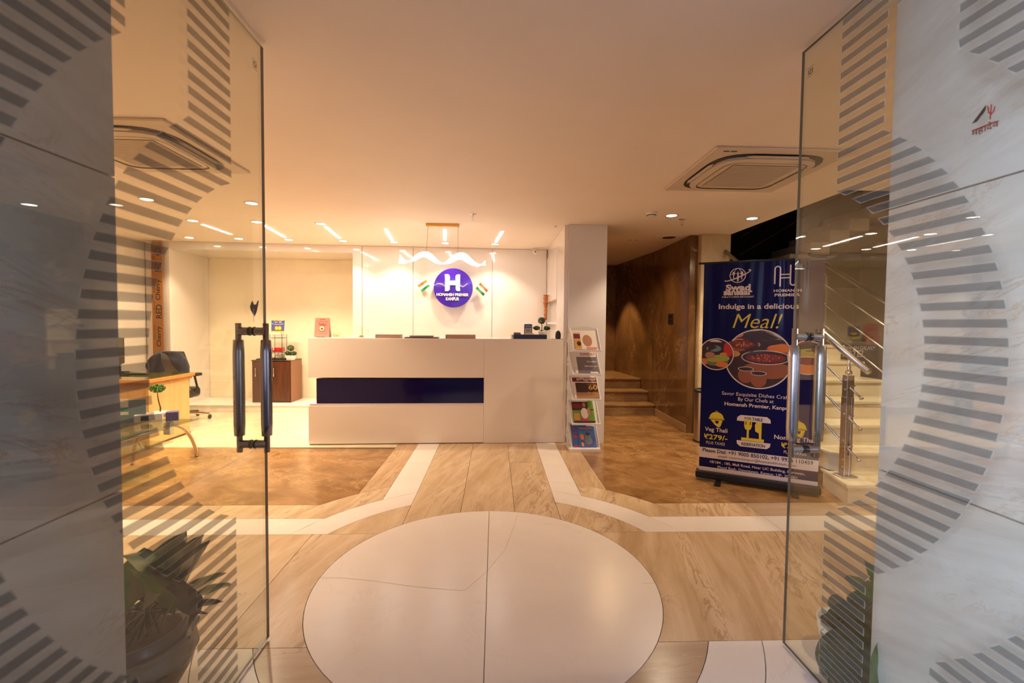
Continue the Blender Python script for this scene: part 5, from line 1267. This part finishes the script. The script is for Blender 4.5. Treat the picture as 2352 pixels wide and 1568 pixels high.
t2_ = ne2 + nn * .22 - dd * .10; t2_.z = zt_ - .05; b2_ = ne2 - dd * .02 + nn * .05; b2_.z = 0
mk('leg', cleg(b2_, t2_), M['chrome'], t, smooth=True)
b3_ = ft + nn * .6 + dd * .1; b3_.z = 0; t3_ = ft + nn * .35 + dd * .15; t3_.z = zt_ - .05; mk('leg', cleg(b3_, t3_), M['chrome'], t, smooth=True)
b4_ = ne2 + nn * .6; b4_.z = 0; t4_ = ne2 + nn * .35 - dd * .15; t4_.z = zt_ - .05; mk('leg', cleg(b4_, t4_), M['chrome'], t, smooth=True)
mk('leg_block', xf(bx(-.03, .03, -.03, .03, zt_ - .13, zt_ - .012, .004), (t1_.x, t1_.y, 0)), M['steel'], t)
mid_ = [t1_ + Vector((0, 0, -.02)), t2_ + Vector((0, 0, -.02))]
mk('cross_bar', tube(mid_, .012, 8), M['chrome'], t)
mk('lower_shelf', prism([(c_.x, c_.y) for c_ in (ft + nn * .15 + dd * .12, ne2 + nn * .15 - dd * .1, ne2 + nn * .45 - dd * .1, ft + nn * .45 + dd * .12)], zt_ - .20, zt_ - .192), M['tglass'], t)
# things on the coffee table
def ctp(px, py): return onz(px, py, zt_) + Vector((0, 0, .0006))
q = ctp(356, 966); t = thing('tissue_box', 'white napkin box with dark logo on the coffee table', 'box', q, .5)
mk('box_body', bx(-.15, .06, -.05, .06, 0, .075, .006), M['bwhite'], t); mk('dark_logo', bx(-.10, -.04, -.0512, -.0502, .015, .06), M['navy'], t)
q = ctp(352, 966) + Vector((.12, .0, .0)); t = thing('blue_box', 'small dark blue box beside the napkin box', 'box', q, .5)
mk('box_body', bx(0, .10, -.04, .05, 0, .085, .003), M['violetp'], t)
q = ctp(345, 962) + Vector((.02, .10, .0))
t = thing('bonsai_plant', 'small bright green bonsai in a pale dish on the coffee table', 'plant', q)
mk('dish', lathe([(.0001, 0), (.055, 0), (.085, .05), (.080, .05), (.052, .006), (.0001, .006)], 20, False), M['bwhite'], t, smooth=True)
mk('trunk', tube([(0, 0, .004), (.008, 0, .09), (-.012, 0, .17), (-.02, 0, .25)], [.008, .006, .005, .003], 7), M['dwood'], t)
V = []; F = []
for k in range(320):
    d = Vector((random.gauss(0, 1), random.gauss(0, 1), random.gauss(0, 1))).normalized() * random.random() ** .4
    p = Vector((-.02 + d.x * .07, d.y * .06, .285 + d.z * .04)); a1 = Vector((random.uniform(-1, 1), random.uniform(-1, 1), random.uniform(.2, 1))).normalized(); a2 = a1.orthogonal().normalized(); e = .017
    n0 = len(V); V += [p - a1 * e, p + a2 * e * .3, p + a1 * e, p - a2 * e * .3]; F.append([n0, n0 + 1, n0 + 2, n0 + 3])
mk('foliage', (V, F), M['leafl'], t, kind='stuff')
q = ctp(322, 968) + Vector((-.02, -.06, 0)); t = thing('brochure_stand', 'small grey and teal brochure stand on the coffee table', 'brochure', q, .4)
mk('panel', bx(-.10, .10, 0, .008, 0, .22, .003), M['steelblue'], t)
mk('teal_leaflet', bx(-.09, -.03, -.003, 0, .08, .23), M['paper'], t); mk('teal_print', bx(-.088, -.032, -.0045, -.003, .11, .15), M['teal'], t)

# cabinet on the platform with drinks
ycb = 7.30
k0, k1 = ony(578, 880, ycb).x, ony(667, 880, ycb).x
zf_ = .1185; zc1 = ony(620, 829, ycb).z
t = thing('brown_cabinet', 'dark brown two door cabinet on the low platform', 'cabinet', ((k0 + k1) / 2, ycb, zf_))
wc = k1 - k0; hc = zc1 - zf_
mk('carcass', bx(-wc / 2, wc / 2, .018, .42, 0, hc, .002, 1), M['dwood'], t)
mk('side_panel', bx(wc / 2 - .001, wc / 2 + .004, .018, .42, 0, hc), mat('side_brown', (.24, .10, .05), .35), t)
mk('top_board', bx(-wc / 2 - .006, wc / 2 + .006, .0, .42, hc + .0002, hc + .014, .002, 1), M['dwood'], t)
for s in (-1, 1):
    dd_ = mk('door', bx(-wc / 2 + .012 if s < 0 else .002, -.002 if s < 0 else wc / 2 - .012, 0, .0175, .03, hc - .015, .003, 1), M['dwood'], t)
    xh = -wc / 2 + .07 if s < 0 else .05
    mk('handle', tube([(xh, 0, hc * .62), (xh, -.022, hc * .64), (xh, -.022, hc * .82), (xh, 0, hc * .84)], .005, 8), M['chrome'], dd_, smooth=True)
zct2 = zf_ + hc + .0145
def cabp(px, dy): q = ony(px, 826, ycb + dy); return Vector((q.x, ycb + dy, zct2))
q = cabp(632, .16); t = thing('serving_tray', 'black serving tray on the brown cabinet', 'tray', q)
mk('tray_plate', join(bx(-.24, .20, -.12, .12, 0, .006, .002, 1), bx(-.24, .20, -.12, -.112, .006, .018), bx(-.24, .20, .112, .12, .006, .018), bx(-.24, -.232, -.112, .112, .006, .018), bx(.192, .20, -.112, .112, .006, .018)), M['blackp'], t)
gz = zct2 + .0065
gl0 = None
for i, (dx, dy) in enumerate(((-.20, -.02), (-.165, .05), (-.13, -.04), (-.20, .07), (.10, -.08), (.14, -.05), (.165, -.09), (.07, -.09))):
    t = thing('drinking_glass', ['clear tumbler at the far left edge of the black tray', 'clear tumbler in the left back of the black tray', 'clear tumbler on the left of the tray, nearest the dispenser', 'clear tumbler in the left back corner of the black tray', 'clear tumbler in front of the juice dispenser, right of its stand', 'clear tumbler right of the dispenser, in the middle of three', 'clear tumbler at the front right corner of the black tray', 'clear tumbler directly in front of the dispenser tank'][i], 'glass', (q.x + dx, q.y + dy, gz), 0, 'tumblers on the left of the tray' if i < 4 else 'tumblers on the right of the tray')
    mk('glass_body', lathe([(.0001, .001), (.020, .001), (.026, .085), (.0245, .085), (.019, .006), (.0001, .006)], 14, False), M['cglass'], t, smooth=True)
# drinks dispenser
q = Vector((q.x + .04, q.y + .03, gz)); t = thing('drink_dispenser', 'glass drinks dispenser with red juice on a wire stand', 'dispenser', q)
u_ = ycb / f_px
mk('wire_stand', join(*([tube([(sx * .095, sy * .08, 0), (sx * .095, sy * .08, .40)], .004, 6) for sx in (-1, 1) for sy in (-1, 1)] + [tube([(-.095, -.08, z_), (.095, -.08, z_), (.095, .08, z_), (-.095, .08, z_), (-.095, -.08, z_)], .003, 6) for z_ in (.10, .34)] + [tube([(-.06, -.06, .0), (0, 0, .095), (.06, -.06, 0)], .005, 6)])), M['blackm'], t)
mk('tank', bx(-.082, .082, -.07, .07, .108, .385, .012, 3), M['cglass'], t)
mk('juice', bx(-.076, .076, -.064, .064, .114, .185, .01, 2), M['fluid'], t)
mk('lid', join(bx(-.07, .07, -.06, .06, .386, .410, .008, 2), bx(-.05, .05, -.045, .045, .410, .428, .006, 2)), M['plast'], t)
mk('tap', join(tube([(-.03, -.07, .15), (-.03, -.105, .15)], .009, 10), tube([(-.03, -.10, .135), (-.03, -.10, .185)], .008, 10)), M['chrome'], t, smooth=True)
# printed card fixed above the dispenser
zc3 = ony(640, 736, q.y).z - q.z
t = thing('drink_sign', 'small violet sign with yellow drinks standing on the dispenser lid', 'sign', (q.x, q.y, q.z + .429))
hz_ = zc3 - .429
mk('card', prismA([(-.105 + .21 * i / 12, hz_ + .004 * math.sin(i * 1.8)) for i in range(13)] + [(.092, .004), (-.11, .004)], -.004, 0, 'y'), M['violetp'], t)
mk('yellow_edge', prismA([(-.105 + .21 * i / 12, hz_ + .004 * math.sin(i * 1.8)) for i in range(13)] + [(.105, hz_ + .015), (-.105, hz_ + .015)], -.0035, -.001, 'y'), M['byel'], t)
mk('yellow_edge', bx(-.108, .092, -.005, -.001, .0, .022), M['byel'], t)
for sx in (-1, 1):
    mk('drink_print', xf(upright(disc(.027, 18, .032)), (sx * .025, -.006, hz_ * .36)), M['byel'], t)
    mk('splash_print', xf(upright(disc(.016, 10, .009)), (sx * .08 - .005, -.006, hz_ * .73)), M['cyan'], t)
mk('lettering', xf(upright(textvf('Welcome Drinks', .12, .016, .02)), (0, -.006, hz_ * .68)), M['bwhite'], t)
mk('lettering', xf(upright(textvf('H', .028, .034, .03)), (.035, -.006, hz_ * .88)), M['bwhite'], t)
mk('lettering', xf(upright(textvf('Swad', .038, .02, .03)), (-.03, -.006, hz_ * .87)), M['bwhite'], t)
q = cabp(671, .10)
u = ycb / f_px
topiary('topiary_plant', q - Vector((.02, 0, 0)), 1.1, 'small topiary plant in a white pot on the brown cabinet', [(0, 0, 27 * u, 7.5 * u, 7 * u), (-7 * u, 0, 15 * u, 6 * u, 4 * u), (7 * u, 0, 15 * u, 6 * u, 4 * u)], M['wpot'], 17 * u, 10 * u)

# ================================================================== POTTED PLANTS AT THE ENTRANCE
def leafvf(L, W, curl=.25, cup=.15, heart=True, n=10, m_=5):
    V = []; F = []
    for i in range(n + 1):
        u = i / n
        hw = W * (math.sin(PI * min(1, u * .93 + .07)) ** .75) * (1.0 - .25 * u) if i < n else 0.0
        yb = L * u - (L * .16 * 0 if not heart else 0)
        for j in range(-m_, m_ + 1):
            s_ = j / m_; x = hw * s_; y = yb - (L * .20 * abs(s_) ** 1.5 * (1 - u) if heart else 0)
            z = -curl * L * u * u + cup * abs(s_) * hw + .012 * math.sin(u * 14 + s_ * 4) * L
            V.append((x, y, z))
    w = 2 * m_ + 1
    for i in range(n):
        for j in range(w - 1): a = i * w + j; F.append([a, a + 1, a + w + 1, a + w])
    return (V, F)
def orient(vf, base, yaw, pitch, roll=0):
    M_ = Matrix.Translation(base) @ Matrix.Rotation(yaw, 4, 'Z') @ Matrix.Rotation(pitch, 4, 'X') @ Matrix.Rotation(roll, 4, 'Y')
    return ([M_ @ Vector(v) for v in vf[0]], vf[1])
po = Vector((-1.31, 1.66, 0))
t = thing('potted_plant', 'dark leafy plant in a scrolled grey pot behind the left glass door', 'plant', po)
mk('pot', xf(lathe([(.0001, 0), (.10, 0), (.14, .05), (.185, .15), (.20, .21), (.196, .25), (.185, .27), (.19, .285), (.178, .285), (.17, .26), (.0001, .25)], 40, False), s=(1, 1, .83)), M['potg'], t, smooth=True)
lipv = []
for i in range(60):
    a = 2 * PI * i / 60; r_ = .186 + .010 * math.cos(a * 10); lipv.append((r_ * math.cos(a), r_ * math.sin(a), .288 + .006 * math.cos(a * 10)))
mk('scalloped_rim', xf(tube(lipv + [lipv[0]], .010, 8, False), s=(1, 1, .83)), M['potg'], t, smooth=True)
scr = []
for k in range(12):
    a0 = 2 * PI * k / 12; P = []
    for i in range(22):
        u = i / 21; an = u * 9; rr_ = .030 * (1 - u * .8); aa = a0 + (rr_ * math.cos(an)) / .20; zz2 = .18 + rr_ * math.sin(an); rad = .203 - (.03 * max(0, (.21 - zz2)) / .06)
        P.append((rad * math.cos(aa), rad * math.sin(aa), zz2))
    scr.append(tube(P, .0028, 5))
mk('scroll_relief', xf(join(*scr), s=(1, 1, .83)), M['pot'], t, smooth=True)
mk('inner_liner', xf(lathe([(.165, .262), (.172, .345), (.160, .345), (.150, .29), (.0001, .29)], 32, False), s=(1, 1, .83)), M['pot'], t, smooth=True)
mk('soil', lathe([(.0001, .25), (.157, .25)], 24, False), M['soil'], t)
def plant_leaf(par, org, px, py, y, L, W, yaw, pitch, mname, root, roll=0):
    tip = ony(px, py, y); v = orient(leafvf(L, W, .12 if pitch < .6 else .05), (0, 0, 0), yaw, pitch, roll)
    c_ = sum(v[0], Vector()) / len(v[0]); base = tip - c_ - org
    lf = mk('leaf', ([q_ + base for q_ in v[0]], v[1]), M[mname], par, smooth=True)
    b = base; r0_ = Vector(root)
    P = [r0_ + (b - r0_) * (i / 6) + Vector((0, 0, .05 * math.sin(PI * i / 6))) for i in range(7)]
    mk('petiole', tube(P, [.0055] * 3 + [.0045] * 4, 6), M['leaf'], lf, smooth=True)
    return lf
random.seed(21)
LV = [(345, 1300, 1.62, .17, .10, 2.0, .75, 'leafl'), (340, 1345, 1.60, .20, .12, 2.7, 1.15, 'leafl'), (385, 1350, 1.63, .24, .13, 2.9, 1.2, 'leaf'), (375, 1295, 1.68, .22, .11, -.4, .9, 'leaf'), (425, 1325, 1.70, .26, .13, -1.0, 1.1, 'leaf'), (415, 1300, 1.72, .22, .11, -.7, 1.0, 'leaf'),
      (460, 1340, 1.74, .16, .05, -1.2, .45, 'leafv'), (490, 1352, 1.78, .12, .04, -1.3, .3, 'leafv'), (440, 1392, 1.74, .20, .045, -1.45, .25, 'leaf'), (395, 1400, 1.70, .22, .035, -1.0, -.3, 'leaf'), (325, 1320, 1.7, .18, .10, .5, 1.0, 'leafl')]
for k, (px_, py_, y_, L_, W_, yw, pt, mn) in enumerate(LV):
    plant_leaf(t, po, px_, py_, y_, L_, W_, yw, pt, mn, (random.uniform(-.06, .08), random.uniform(-.05, .05), .25))
qo = Vector((1.52, 1.86, 0))
t = thing('potted_plant', 'variegated leafy plant in a white pot behind the right glass door', 'plant', qo)
mk('pot', lathe([(.0001, 0), (.075, 0), (.095, .06), (.105, .13), (.098, .13), (.09, .11), (.0001, .11)], 32, False), M['wpot'], t, smooth=True)
mk('soil', lathe([(.0001, .112), (.09, .112)], 20, False), M['soil'], t)
for k in range(10):
    a0 = 2 * PI * k / 10; P = [((.101 - .006 * (1 - u)) * math.cos(a0 + .10 * math.cos(u * 7)), (.101 - .006 * (1 - u)) * math.sin(a0 + .10 * math.cos(u * 7)), .065 + .05 * u) for u in [i / 9 for i in range(10)]]
    mk('relief_line', tube(P, .002, 5), M['potg'], t)
LV = [(1985, 1345, 1.86, .19, .085, 2.2, .8, 'leafv'), (2020, 1335, 1.92, .16, .08, .4, .9, 'leafv'), (2000, 1380, 1.84, .19, .09, 2.6, 1.0, 'leafl'), (1940, 1405, 1.86, .18, .09, 1.9, 1.2, 'leaf'), (1945, 1450, 1.84, .20, .10, 2.3, 1.5, 'leaf'), (1960, 1425, 1.82, .22, .11, 2.6, 1.3, 'leaf'), (1990, 1415, 1.84, .22, .11, -2.6, 1.4, 'leaf'), (2020, 1400, 1.86, .20, .10, -2.9, 1.3, 'leaf'),
      (1990, 1465, 1.74, .24, .12, 3.0, 1.6, 'leaf'), (2025, 1440, 1.80, .20, .10, -2.8, 1.4, 'leaf'), (1990, 1520, 1.66, .24, .11, 2.8, 1.6, 'leaf'), (1935, 1500, 1.70, .22, .10, 2.6, 1.6, 'leaf'), (1950, 1540, 1.66, .22, .11, -2.9, 1.6, 'leaf'), (2032, 1530, 1.60, .26, .10, -2.75, 1.7, 'leafv'), (1975, 1495, 1.70, .22, .10, 2.5, 1.6, 'leaf'), (1965, 1480, 1.78, .20, .10, 2.5, 1.5, 'leaf'), (2010, 1490, 1.72, .24, .12, 3.1, 1.5, 'leaf')]
for k, (px_, py_, y_, L_, W_, yw, pt, mn) in enumerate(LV):
    pp = ony(px_, py_, y_)
    plant_leaf(t, qo, px_, py_, y_, L_, W_, yw, pt, mn, (random.uniform(-.05, .05), random.uniform(-.05, .05), .12))
